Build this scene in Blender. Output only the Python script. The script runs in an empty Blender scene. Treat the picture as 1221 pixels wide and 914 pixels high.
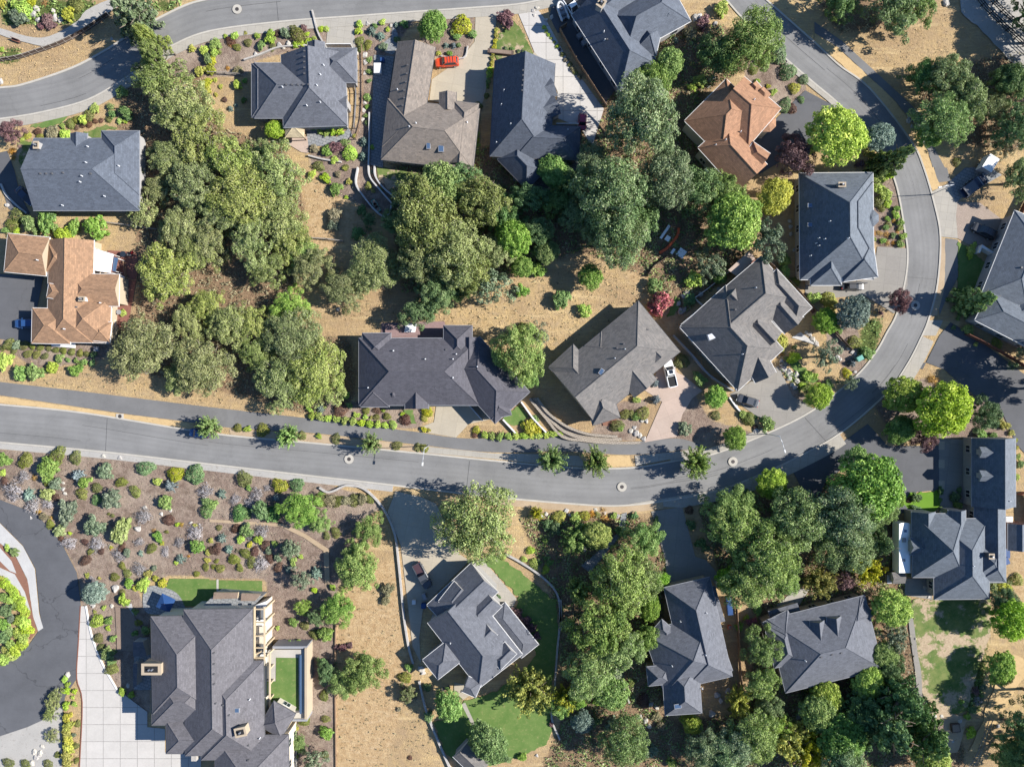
import bpy, bmesh, math, random
import numpy as np
from mathutils import Vector, Matrix
R = math.radians
SC = bpy.context.scene
COL = SC.collection
rnd = random.Random(7)
nrng = np.random.default_rng(11)
# ---- survey of the place: ground metres per photo pixel and flight height of the camera
S, H, CX, CY = 0.17, 140.0, 610.5, 457.0
def W(x, y, h=0.0):
    k = S * (H - h) / H
    return ((x - CX) * k, -(y - CY) * k)
def WV(x, y, h=0.0, z=None):
    a, b = W(x, y, h)
    return Vector((a, b, h if z is None else z))
T2 = {  # survey tiles: origin and scale
    'A': (0, 0, 4.568), 'B': (250, 0, 4.568), 'C': (500, 0, 4.568), 'D': (750, 0, 4.568), 'E': (971, 0, 4.568),
    'F': (0, 200, 4.568), 'G': (250, 200, 4.568), 'H': (500, 200, 4.568), 'I': (750, 200, 4.568), 'J': (971, 200, 4.568),
    'K': (0, 400, 4.568), 'L': (250, 400, 4.568), 'M': (500, 400, 4.568), 'N': (750, 400, 4.568), 'O': (971, 400, 4.568),
    'P': (0, 560, 4.568), 'Q': (250, 560, 4.568), 'R': (500, 560, 4.568), 'S': (750, 560, 4.568), 'T': (971, 560, 4.568),
    'U': (0, 714, 4.568), 'V': (250, 714, 4.568), 'W': (500, 714, 4.568), 'X': (750, 714, 4.568), 'Y': (971, 714, 4.568),
    '1': (0, 380, 7.63), '2': (900, 330, 6.09), '3': (370, 160, 6.53), '0': (0, 0, 1.0)}
def tile(t, *v):
    ox, oy, s = T2[t]
    return [(ox + v[i] / s, oy + v[i + 1] / s) for i in range(0, len(v), 2)]

# ---------------------------------------------------------------- materials
def srgb(h):
    h = h.lstrip('#')
    c = [int(h[i:i + 2], 16) / 255 for i in (0, 2, 4)]
    return tuple(x / 12.92 if x <= .04045 else ((x + .055) / 1.055) ** 2.4 for x in c)
class NT:
    def __init__(s, m): s.nt = m.node_tree; s.n = s.nt.nodes; s.l = s.nt.links
    def new(s, t, **k):
        n = s.n.new(t)
        for a, b in k.items():
            if a.startswith('i_'):
                key = a[2:]; key = int(key) if key.isdigit() else key.replace('_', ' ')
                n.inputs[key].default_value = b
            else: setattr(n, a, b)
        return n
    def link(s, a, b): s.l.new(a, b)
    def noise(s, scale, detail=4, vec=None, rough=.6):
        n = s.new('ShaderNodeTexNoise', i_Scale=scale, i_Detail=detail, i_Roughness=rough)
        if vec is not None: s.link(vec, n.inputs['Vector'])
        return n.outputs['Fac']
    def mix(s, f, a, b, mode='MIX'):
        n = s.new('ShaderNodeMix', data_type='RGBA', blend_type=mode)
        for sock, v in ((n.inputs[0], f), (n.inputs[6], a), (n.inputs[7], b)):
            if hasattr(v, 'links'): s.link(v, sock)
            elif isinstance(v, (int, float)): sock.default_value = v
            else: sock.default_value = (*v[:3], 1)
        return n.outputs[2]
    def ramp(s, f, stops):
        n = s.new('ShaderNodeValToRGB'); e = n.color_ramp.elements
        while len(e) < len(stops): e.new(.5)
        for el, (p, c) in zip(e, stops):
            el.position = p; el.color = (*c[:3], 1) if not isinstance(c, (int, float)) else (c, c, c, 1)
        s.link(f, n.inputs[0]); return n.outputs[0]
    def math(s, op, a, b=0.0):
        n = s.new('ShaderNodeMath', operation=op)
        for i, v in enumerate((a, b)):
            if hasattr(v, 'links'): s.link(v, n.inputs[i])
            else: n.inputs[i].default_value = v
        return n.outputs[0]
MATS = {}
def newmat(name):
    m = bpy.data.materials.new(name); m.use_nodes = True; MATS[name] = m
    nt = NT(m); nt.n.clear()
    out = nt.new('ShaderNodeOutputMaterial')
    b = nt.new('ShaderNodeBsdfPrincipled', i_Roughness=.9)
    b.inputs['Specular IOR Level'].default_value = .2
    nt.link(b.outputs[0], out.inputs[0])
    return m, nt, b, out
def bump(nt, b, h, strength=.4, dist=.05):
    n = nt.new('ShaderNodeBump', i_Strength=strength, i_Distance=dist); nt.link(h, n.inputs['Height']); nt.link(n.outputs[0], b.inputs['Normal'])
def wpos(nt):
    return nt.new('ShaderNodeNewGeometry').outputs['Position']
def mottled(name, c1, c2, big=.15, fine=3.0, amp=.5, rough=.9, c3=None, spec=.2, bmp=0):
    """two colours mottled at a large and a fine scale, stains as third"""
    m, nt, b, o = newmat(name); p = wpos(nt)
    f = nt.math('ADD', nt.math('MULTIPLY', nt.noise(big, 5, p), 1 - amp), nt.math('MULTIPLY', nt.noise(fine, 6, p, .75), amp))
    c = nt.mix(nt.ramp(f, [(.36, 0.), (.64, 1.)]), c1, c2)
    if c3: c = nt.mix(nt.ramp(nt.noise(big * 4, 5, p, .7), [(.56, 0.), (.72, .75)]), c, c3)
    nt.link(c, b.inputs['Base Color']); b.inputs['Roughness'].default_value = rough; b.inputs['Specular IOR Level'].default_value = spec
    if bmp: bump(nt, b, nt.noise(fine * 1.5, 5, p, .7), bmp, .06)
    return m
def flat(name, c, rough=.6, spec=.3, metal=0.0, var=.12):
    m, nt, b, o = newmat(name)
    co = nt.new('ShaderNodeTexCoord').outputs['Object']
    c2 = tuple(x * (1 - var) for x in c)
    nt.link(nt.mix(nt.noise(2.2, 4, co), c2, tuple(x * (1 + var) for x in c)), b.inputs['Base Color'])
    b.inputs['Roughness'].default_value = rough; b.inputs['Metallic'].default_value = metal; b.inputs['Specular IOR Level'].default_value = spec
    return m
def paint(name, c):
    m, nt, b, o = newmat(name)
    co = nt.new('ShaderNodeTexCoord').outputs['Object']
    nt.link(nt.mix(nt.ramp(nt.noise(3, 4, co), [(.45, 0.), (.75, .35)]), c, tuple(x * .75 + .02 for x in c)), b.inputs['Base Color'])
    b.inputs['Roughness'].default_value = .38; b.inputs['Specular IOR Level'].default_value = .5
    b.inputs['Coat Weight'].default_value = .5; b.inputs['Coat Roughness'].default_value = .15
    return m
def roofmat(name, c, warm=None):
    """asphalt shingles: courses and tabs in the slope's own metres (UV), blotches and streaks"""
    m, nt, b, o = newmat(name)
    uv = nt.new('ShaderNodeUVMap', uv_map='UVMap').outputs[0]
    p = nt.new('ShaderNodeTexCoord').outputs['Object']
    br = nt.new('ShaderNodeTexBrick', i_Scale=1.0, offset=.37, squash=1.0)
    br.inputs['Brick Width'].default_value = .62; br.inputs['Row Height'].default_value = .29
    br.inputs['Mortar Size'].default_value = .016; br.inputs['Bias'].default_value = 0.0
    br.inputs['Color1'].default_value = (*[x * .74 for x in c], 1); br.inputs['Color2'].default_value = (*[x * 1.3 for x in (warm or c)], 1)
    br.inputs['Mortar'].default_value = (*[x * .5 for x in c], 1)
    nt.link(uv, br.inputs['Vector'])
    mp = nt.new('ShaderNodeMapping'); mp.inputs['Scale'].default_value = (.9, .16, 1); nt.link(uv, mp.inputs[0])
    st = nt.noise(1.0, 5, mp.outputs[0], .7)
    col = nt.mix(nt.ramp(st, [(.35, .0), (.7, .55)]), br.outputs[0], tuple(x * 1.35 + .004 for x in c))
    col = nt.mix(nt.ramp(nt.noise(.35, 5, p, .7), [(.4, 0.), (.72, .5)]), col, tuple(x * .72 for x in c))
    col = nt.mix(nt.ramp(nt.noise(7, 3, p, .8), [(.42, 0.), (.62, .32)]), col, tuple(x * 1.7 + .01 for x in c))
    nt.link(col, b.inputs['Base Color']); b.inputs['Roughness'].default_value = .85; b.inputs['Specular IOR Level'].default_value = .25
    bump(nt, b, br.outputs['Fac'], .35, .02)
    return m
def leafmat(name, dark, mid, light, trans=.25, dead=None):
    m, nt, b, o = newmat(name)
    t = nt.new('ShaderNodeAttribute', attribute_name='tint').outputs['Fac']
    r = nt.new('ShaderNodeObjectInfo').outputs['Random']
    st = [(.08, dark), (.5, mid), (.92, light)]
    c = nt.ramp(t, st)
    if dead: c = nt.mix(nt.ramp(nt.math('FRACT', nt.math('MULTIPLY', t, 37.0)), [(.86, 0.), (.93, .8)]), c, dead)
    hs = nt.new('ShaderNodeHueSaturation')
    nt.link(nt.math('ADD', .486, nt.math('MULTIPLY', r, .03)), hs.inputs['Hue'])
    nt.link(nt.math('ADD', .82, nt.math('MULTIPLY', nt.math('FRACT', nt.math('MULTIPLY', r, 7.3)), .36)), hs.inputs['Value'])
    nt.link(nt.math('ADD', .85, nt.math('MULTIPLY', nt.math('FRACT', nt.math('MULTIPLY', r, 3.7)), .25)), hs.inputs['Saturation'])
    nt.link(c, hs.inputs['Color'])
    nt.link(hs.outputs[0], b.inputs['Base Color']); b.inputs['Roughness'].default_value = .55; b.inputs['Specular IOR Level'].default_value = .3
    tr = nt.new('ShaderNodeBsdfTranslucent'); nt.link(hs.outputs[0], tr.inputs[0])
    mx = nt.new('ShaderNodeMixShader'); mx.inputs[0].default_value = trans
    nt.link(b.outputs[0], mx.inputs[1]); nt.link(tr.outputs[0], mx.inputs[2]); nt.link(mx.outputs[0], o.inputs[0])
    return m

# ---------------------------------------------------------------- objects
def tag(o, label=None, cat=None, group=None, kind=None):
    if label: o['label'] = label
    if cat: o['category'] = cat
    if group: o['group'] = group
    if kind: o['kind'] = kind
    return o
def empty(name, loc=(0, 0, 0), rz=0.0):
    o = bpy.data.objects.new(name, None); COL.objects.link(o); o.location = loc; o.rotation_euler = (0, 0, rz); o.empty_display_size = .3
    return o
class MB:
    """collects verts/faces with materials, builds ONE mesh object"""
    def __init__(s): s.v = []; s.f = []; s.m = []; s.uv = []
    def face(s, pts, mi=0, uvs=None):
        b = len(s.v); s.v += [tuple(p) for p in pts]; s.f.append(tuple(range(b, b + len(pts)))); s.m.append(mi)
        s.uv.append(uvs if uvs else [(p[0], p[1]) for p in pts]); return s
    def solid(s, bot, top, mi=0, side=None, nobot=False):
        n = len(bot); side = mi if side is None else side
        s.face(top, mi)
        if not nobot: s.face(list(reversed(bot)), side)
        for i in range(n):
            j = (i + 1) % n; s.face([bot[i], bot[j], top[j], top[i]], side)
        return s
    def box(s, c, d, mi=0, rz=0.0, taper=1.0):
        ca, sa = math.cos(rz), math.sin(rz); x, y, z = d[0] / 2, d[1] / 2, d[2] / 2
        def q(px, py, pz): return (c[0] + px * ca - py * sa, c[1] + px * sa + py * ca, c[2] + pz)
        b = [q(a * x, e * y, -z) for a, e in ((-1, -1), (1, -1), (1, 1), (-1, 1))]
        t = [q(a * x * taper, e * y * taper, z) for a, e in ((-1, -1), (1, -1), (1, 1), (-1, 1))]
        return s.solid(b, t, mi)
    def cyl(s, p, q, r0, r1=None, n=8, mi=0, caps=True):
        r1 = r0 if r1 is None else r1; p, q = Vector(p), Vector(q); d = (q - p).normalized()
        u = d.orthogonal().normalized(); w = d.cross(u)
        A = [p + (u * math.cos(a) + w * math.sin(a)) * r0 for a in (2 * math.pi * i / n for i in range(n))]
        B = [q + (u * math.cos(a) + w * math.sin(a)) * r1 for a in (2 * math.pi * i / n for i in range(n))]
        for i in range(n):
            j = (i + 1) % n; s.face([A[i], A[j], B[j], B[i]], mi)
        if caps: s.face(list(reversed(A)), mi); s.face(B, mi)
        return s
    def build(s, name, mats, parent=None, smooth=False):
        me = bpy.data.meshes.new(name); me.from_pydata(s.v, [], s.f)
        for m in (mats if isinstance(mats, (list, tuple)) else [mats]): me.materials.append(m)
        me.polygons.foreach_set('material_index', s.m)
        uv = me.uv_layers.new(name='UVMap'); flatuv = [c for f in s.uv for p in f for c in p[:2]]
        uv.data.foreach_set('uv', flatuv)
        bm = bmesh.new(); bm.from_mesh(me); bmesh.ops.remove_doubles(bm, verts=bm.verts, dist=.0005); bm.to_mesh(me); bm.free()
        if smooth: me.polygons.foreach_set('use_smooth', [True] * len(me.polygons))
        me.update()
        o = bpy.data.objects.new(name, me); COL.objects.link(o)
        if parent: o.parent = parent
        return o
def copy_tree(o, parent=None):
    c = o.copy(); COL.objects.link(c)
    if parent: c.parent = parent
    for ch in [k for k in bpy.data.objects if k.parent == o]: copy_tree(ch, c)
    return c
def smooth_line(pts, n=6, closed=False):
    """Catmull-Rom through the points"""
    P = [Vector(p) for p in pts]; out = []; m = len(P)
    rng_ = range(m if closed else m - 1)
    for i in rng_:
        p0 = P[(i - 1) % m] if closed or i > 0 else P[0] * 2 - P[1]
        p1, p2 = P[i], P[(i + 1) % m]
        p3 = P[(i + 2) % m] if closed or i + 2 < m else P[-1] * 2 - P[-2]
        for k in range(n):
            t = k / n
            out.append(.5 * ((2 * p1) + (-p0 + p2) * t + (2 * p0 - 5 * p1 + 4 * p2 - p3) * t * t + (-p0 + 3 * p1 - 3 * p2 + p3) * t ** 3))
    if not closed: out.append(P[-1])
    return out
ZC = [0.03]
def sheet(name, pts, mat, z=None, label=None, curve=0, closed=True, jit=0.0, seg=1.0, kind='structure'):
    """a flat polygon (photo survey points) laid a few mm above the sheet below"""
    if z is None: ZC[0] += .0011; z = ZC[0]
    P = [Vector(W(*p)) for p in pts]
    if curve: P = smooth_line(P, curve, True)
    if jit:
        Q = []
        for i in range(len(P)):
            a, b = P[i], P[(i + 1) % len(P)]; n = max(1, int((b - a).length / seg))
            for k in range(n):
                Q.append(a.lerp(b, k / n) + Vector((rnd.uniform(-jit, jit), rnd.uniform(-jit, jit))))
        P = Q
    bm = bmesh.new(); f = bm.faces.new([bm.verts.new((p.x, p.y, z)) for p in P])
    bm.normal_update()
    if f.normal.z < 0: bmesh.ops.reverse_faces(bm, faces=[f])
    bmesh.ops.triangulate(bm, faces=bm.faces[:])
    me = bpy.data.meshes.new(name); bm.to_mesh(me); bm.free(); me.materials.append(mat)
    uv = me.uv_layers.new(name='UVMap')
    for lp in me.loops: uv.data[lp.index].uv = me.vertices[lp.vertex_index].co.xy
    o = bpy.data.objects.new(name, me); COL.objects.link(o); tag(o, label, None, None, kind)
    return o
def strip_mb(P, w, z0, z1, mi=0, mb=None, off=0.0):
    """a bar of width w and height z0..z1 along world polyline P (mitred)"""
    mb = mb or MB(); n = len(P); L = []; Rr = []; d = 0; D = []
    for i in range(n):
        a = P[max(i - 1, 0)]; b = P[min(i + 1, n - 1)]; t = (b - a).normalized(); nn = Vector((-t.y, t.x))
        if 0 < i < n - 1:
            t1 = (P[i] - a).normalized(); k = max(.5, abs(nn.dot(Vector((-t1.y, t1.x)))))
        else: k = 1
        L.append(P[i] + nn * (off + w / 2) / k); Rr.append(P[i] + nn * (off - w / 2) / k)
        if i: d += (P[i] - P[i - 1]).length
        D.append(d)
    for i in range(n - 1):
        l0, l1, r0, r1 = L[i], L[i + 1], Rr[i], Rr[i + 1]
        q = lambda p, z: (p.x, p.y, z)
        mb.face([q(r0, z1), q(r1, z1), q(l1, z1), q(l0, z1)], mi, [(D[i], 0), (D[i + 1], 0), (D[i + 1], w), (D[i], w)])
        for a, b in ((l1, l0), (r0, r1)):
            mb.face([q(a, z0), q(b, z0), q(b, z1), q(a, z1)], mi, [(D[i], 0), (D[i + 1], 0), (D[i + 1], z1 - z0), (D[i], z1 - z0)])
    for l, r_ in ((L[0], Rr[0]), (Rr[-1], L[-1])):
        mb.face([(l.x, l.y, z0), (r_.x, r_.y, z0), (r_.x, r_.y, z1), (l.x, l.y, z1)], mi)
    return mb
def strip(name, pts, w, z0, z1, mat, label=None, cat=None, kind=None, curve=5, group=None, closed=False):
    P = [Vector(W(*p)) for p in pts]
    if curve: P = smooth_line(P, curve, closed)
    if closed: P.append(P[0])
    o = strip_mb(P, w, z0, z1).build(name, mat); return tag(o, label, cat, group, kind)
# ---------------------------------------------------------------- material library
def asphalt(name, c, crack=0.0):
    m, nt, b, o = newmat(name); p = wpos(nt)
    f = nt.noise(.12, 6, p, .65)
    col = nt.mix(nt.ramp(f, [(.35, 0.), (.65, 1.)]), tuple(x * .86 for x in c), tuple(x * 1.14 for x in c))
    col = nt.mix(nt.ramp(nt.noise(5, 4, p, .8), [(.4, 0.), (.65, .3)]), col, tuple(x * 1.3 for x in c))
    mp = nt.new('ShaderNodeMapping'); mp.inputs['Scale'].default_value = (.06, .9, 1); mp.inputs['Rotation'].default_value = (0, 0, R(7)); nt.link(p, mp.inputs[0])
    col = nt.mix(nt.ramp(nt.noise(1.0, 4, mp.outputs[0], .7), [(.55, 0.), (.75, .22)]), col, tuple(x * .62 for x in c))
    vo = nt.new('ShaderNodeTexVoronoi', feature='DISTANCE_TO_EDGE', i_Scale=.075)
    wob = nt.new('ShaderNodeTexNoise', i_Scale=.5, i_Detail=5); nt.link(p, wob.inputs['Vector'])
    va = nt.new('ShaderNodeVectorMath', operation='MULTIPLY_ADD'); nt.link(wob.outputs['Color'], va.inputs[0]); va.inputs[1].default_value = (4, 4, 0); nt.link(p, va.inputs[2])
    nt.link(va.outputs[0], vo.inputs['Vector'])
    if crack: col = nt.mix(nt.ramp(vo.outputs['Distance'], [(.004, crack), (.008, 0.)]), col, tuple(x * .35 for x in c))
    nt.link(col, b.inputs['Base Color']); b.inputs['Roughness'].default_value = .85
    bump(nt, b, nt.noise(9, 3, p, .8), .25, .02); return m
def jointed(name, c, c2, size, rot=0.0, joint=.35, jw=.05, row=None):
    """concrete or paving with joints"""
    m, nt, b, o = newmat(name); p = wpos(nt)
    mp = nt.new('ShaderNodeMapping'); mp.inputs['Rotation'].default_value = (0, 0, rot); nt.link(p, mp.inputs[0])
    br = nt.new('ShaderNodeTexBrick', i_Scale=1.0, offset=0.0 if row is None else .5)
    br.inputs['Brick Width'].default_value = size; br.inputs['Row Height'].default_value = row or size; br.inputs['Mortar Size'].default_value = jw
    br.inputs['Color1'].default_value = (*c, 1); br.inputs['Color2'].default_value = (*c2, 1); br.inputs['Mortar'].default_value = (*[x * joint for x in c], 1)
    nt.link(mp.outputs[0], br.inputs['Vector'])
    col = nt.mix(nt.ramp(nt.noise(.35, 6, p, .7), [(.38, 0.), (.7, .45)]), br.outputs[0], tuple(x * .74 for x in c))
    col = nt.mix(nt.ramp(nt.noise(3.2, 5, p, .8), [(.45, 0.), (.7, .3)]), col, tuple(min(.9, x * 1.25) for x in c))
    nt.link(col, b.inputs['Base Color']); bump(nt, b, nt.noise(9, 3, p, .8), .15, .02); return m
M_road = asphalt('road_asphalt', (.168, .166, .162), .12)
M_path = asphalt('path_asphalt', (.14, .138, .136), .1)
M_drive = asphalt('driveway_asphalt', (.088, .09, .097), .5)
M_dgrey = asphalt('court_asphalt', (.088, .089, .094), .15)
M_conc = jointed('concrete_walk', (.33, .305, .26), (.3, .28, .245), 1.5, R(8), .7, .03)
M_kerb = mottled('kerb_concrete', (.42, .39, .34), (.33, .31, .27), .5, 5)
M_pad = jointed('concrete_pad', (.44, .415, .385), (.40, .38, .35), 3.45, 0, .45, .06)
M_tan = jointed('tan_driveway', (.37, .325, .25), (.335, .295, .23), 3.2, R(10), .8, .04)
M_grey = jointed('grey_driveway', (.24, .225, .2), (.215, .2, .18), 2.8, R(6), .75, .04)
M_pink = jointed('pink_driveway', (.40, .31, .255), (.36, .285, .235), 3.0, R(-22), .8, .04)
M_block = jointed('block_paving', (.30, .24, .195), (.35, .28, .23), .42, R(25), .6, .03, .21)
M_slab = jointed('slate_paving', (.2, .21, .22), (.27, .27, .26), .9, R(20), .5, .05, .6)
M_brick = jointed('brick_paving', (.22, .10, .075), (.28, .13, .1), .4, R(10), .55, .03, .2)
M_mauve = jointed('mauve_paving', (.25, .17, .165), (.29, .2, .19), .4, 0, .6, .03, .2)
M_gravel = mottled('gravel', (.27, .26, .24), (.38, .36, .33), .4, 9, .7, c3=(.2, .18, .16), bmp=.5)
M_white = mottled('white_gravel', (.46, .45, .43), (.34, .33, .32), .5, 8, .7, bmp=.4)
M_red = mottled('red_bark', (.17, .085, .06), (.24, .12, .08), .5, 7, .7, bmp=.5)
M_mulch = mottled('bark_mulch', (.165, .12, .092), (.25, .19, .148), .22, 5, .55, c3=(.11, .078, .06), bmp=.6)
M_dirt = mottled('bare_dirt', (.30, .22, .14), (.40, .31, .21), .3, 5, .5, c3=(.2, .145, .09), bmp=.4)
M_straw = mottled('dry_verge', (.50, .36, .185), (.40, .28, .14), .35, 6, .6, c3=(.28, .19, .1), bmp=.6)
def lawnmat(name, a, b_, c, scale=.25):
    return mottled(name, a, b_, scale, 6, .45, .95, c, .1, .5)
M_lawn = lawnmat('lawn_grass', (.075, .14, .034), (.135, .19, .058), (.22, .205, .09), .4)
M_lawnb = lawnmat('bright_lawn', (.10, .2, .022), (.13, .24, .03), (.15, .22, .05))
M_lawnx = lawnmat('patchy_lawn', (.07, .105, .03), (.21, .19, .085), (.40, .31, .2), .16)
m, nt, b, o = newmat('patchy_lawn'); p = wpos(nt)
gr_ = nt.mix(nt.ramp(nt.noise(.5, 5, p, .7), [(.36, 0.), (.64, 1.)]), (.065, .12, .025), (.15, .175, .055)); gr_ = nt.mix(nt.ramp(nt.noise(5, 4, p, .8), [(.5, 0.), (.68, .5)]), gr_, (.2, .18, .085))
ea_ = nt.mix(nt.ramp(nt.noise(3, 5, p, .8), [(.36, 0.), (.64, 1.)]), (.27, .2, .13), (.42, .33, .225))
nt.link(nt.mix(nt.ramp(nt.math('ADD', nt.noise(.16, 5, p, .65), nt.math('MULTIPLY', nt.math('SUBTRACT', nt.noise(1.6, 4, p, .8), .5), .25)), [(.515, 0.), (.575, 1.)]), gr_, ea_), b.inputs['Base Color']); bump(nt, b, nt.noise(8, 5, p, .8), .6, .06); M_lawnd = m
M_stone = mottled('garden_stone', (.42, .4, .37), (.28, .26, .24), 1.2, 6, .5, c3=(.18, .17, .15), bmp=.5)
M_stone2 = jointed('stone_wall', (.36, .31, .25), (.28, .24, .2), .55, R(15), .4, .05, .35)
M_wood = mottled('weathered_wood', (.2, .13, .08), (.27, .185, .12), .8, 5)
M_woodd = mottled('dark_wood', (.075, .055, .045), (.11, .08, .065), .8, 5)
M_woodr = mottled('red_wood', (.16, .065, .045), (.2, .09, .06), .8, 5)
M_cream = mottled('cream_wall', (.55, .49, .39), (.48, .43, .35), .5, 4)
M_tanw = mottled('tan_wall', (.38, .31, .22), (.33, .27, .2), .5, 4)
M_greyw = mottled('grey_wall', (.3, .29, .28), (.25, .245, .24), .5, 4)
M_whitew = flat('white_trim', (.60, .59, .57), .5)
M_greyt = flat('grey_trim', (.24, .245, .26), .5)
M_darkt = flat('dark_trim', (.085, .085, .09), .5)
M_ctrim = flat('cream_trim', (.46, .37, .25), .5)
M_metal = flat('grey_metal', (.35, .36, .38), .4, .5, .6)
M_steel = flat('galvanised_steel', (.55, .56, .58), .45, .5, .4)
M_black = flat('black_rubber', (.016, .016, .017), .8)
M_glass = flat('dark_glass', (.02, .027, .038), .08, .6)
M_sky = flat('skylight_glass', (.06, .1, .17), .08, .8)
M_lamp = flat('lamp_lens', (.7, .7, .66), .2, .5)
M_redl = flat('tail_lens', (.35, .02, .015), .25, .5)
M_blue = flat('blue_tarp', (.02, .06, .17), .55)
M_teal = flat('teal_tub', (.10, .30, .24), .5)
M_orange = flat('orange_netting', (.6, .10, .03), .6)
M_iron = flat('cast_iron', (.07, .062, .06), .6, .3, .4)
M_cloth = flat('white_canvas', (.82, .81, .79), .7)
M_yel = flat('yellow_plastic', (.65, .42, .03), .5)
RM = {
    'slate': roofmat('slate_shingles', (.078, .09, .112)), 'char': roofmat('charcoal_shingles', (.068, .066, .077)),
    'navy': roofmat('navy_shingles', (.066, .076, .096)), 'grey': roofmat('grey_shingles', (.118, .112, .108), (.132, .119, .107)),
    'taupe': roofmat('taupe_shingles', (.148, .128, .112), (.165, .137, .113)), 'brown': roofmat('brown_shingles', (.225, .137, .083), (.255, .15, .086)),
    'rust': roofmat('rust_shingles', (.225, .125, .075), (.25, .135, .078)), 'blue': roofmat('bluegrey_shingles', (.092, .106, .125)),
    'mid': roofmat('midgrey_shingles', (.092, .097, .112)), 'tan': roofmat('tan_shingles', (.34, .28, .18)), 'mans': roofmat('mansion_shingles', (.104, .099, .106)),
}
# ---------------------------------------------------------------- houses
def wing_frame(w, ze):
    x0, y0, x1, y1, wd, ends = w[:6]; dz = w[6] if len(w) > 6 else 0
    e = ze + dz; a, b = Vector(W(x0, y0, e)), Vector(W(x1, y1, e)); k = S * (H - e) / H
    u = (b - a); L = u.length; u /= L; v = Vector((-u.y, u.x))
    return a, u, v, L, wd * k / 2, e
def wing_height(w, ze, pitch, x, y):
    a, u, v, L, hb, e = wing_frame(w, ze); p = math.tan(R(w[7] if len(w) > 7 else pitch))
    d = Vector((x, y)) - a; s, t = d.dot(u), d.dot(v)
    if s < 0 or s > L or abs(t) > hb: return None
    z = (hb - abs(t)) * p
    hl = min(hb, L / 2 if w[5] == 'hh' else hb)
    if w[5][0] == 'h' and s < hl: z = min(z, s * hb / hl * p)
    if w[5][1] == 'h' and L - s < hl: z = min(z, (L - s) * hb / hl * p)
    return e + z
class House: pass
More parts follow.
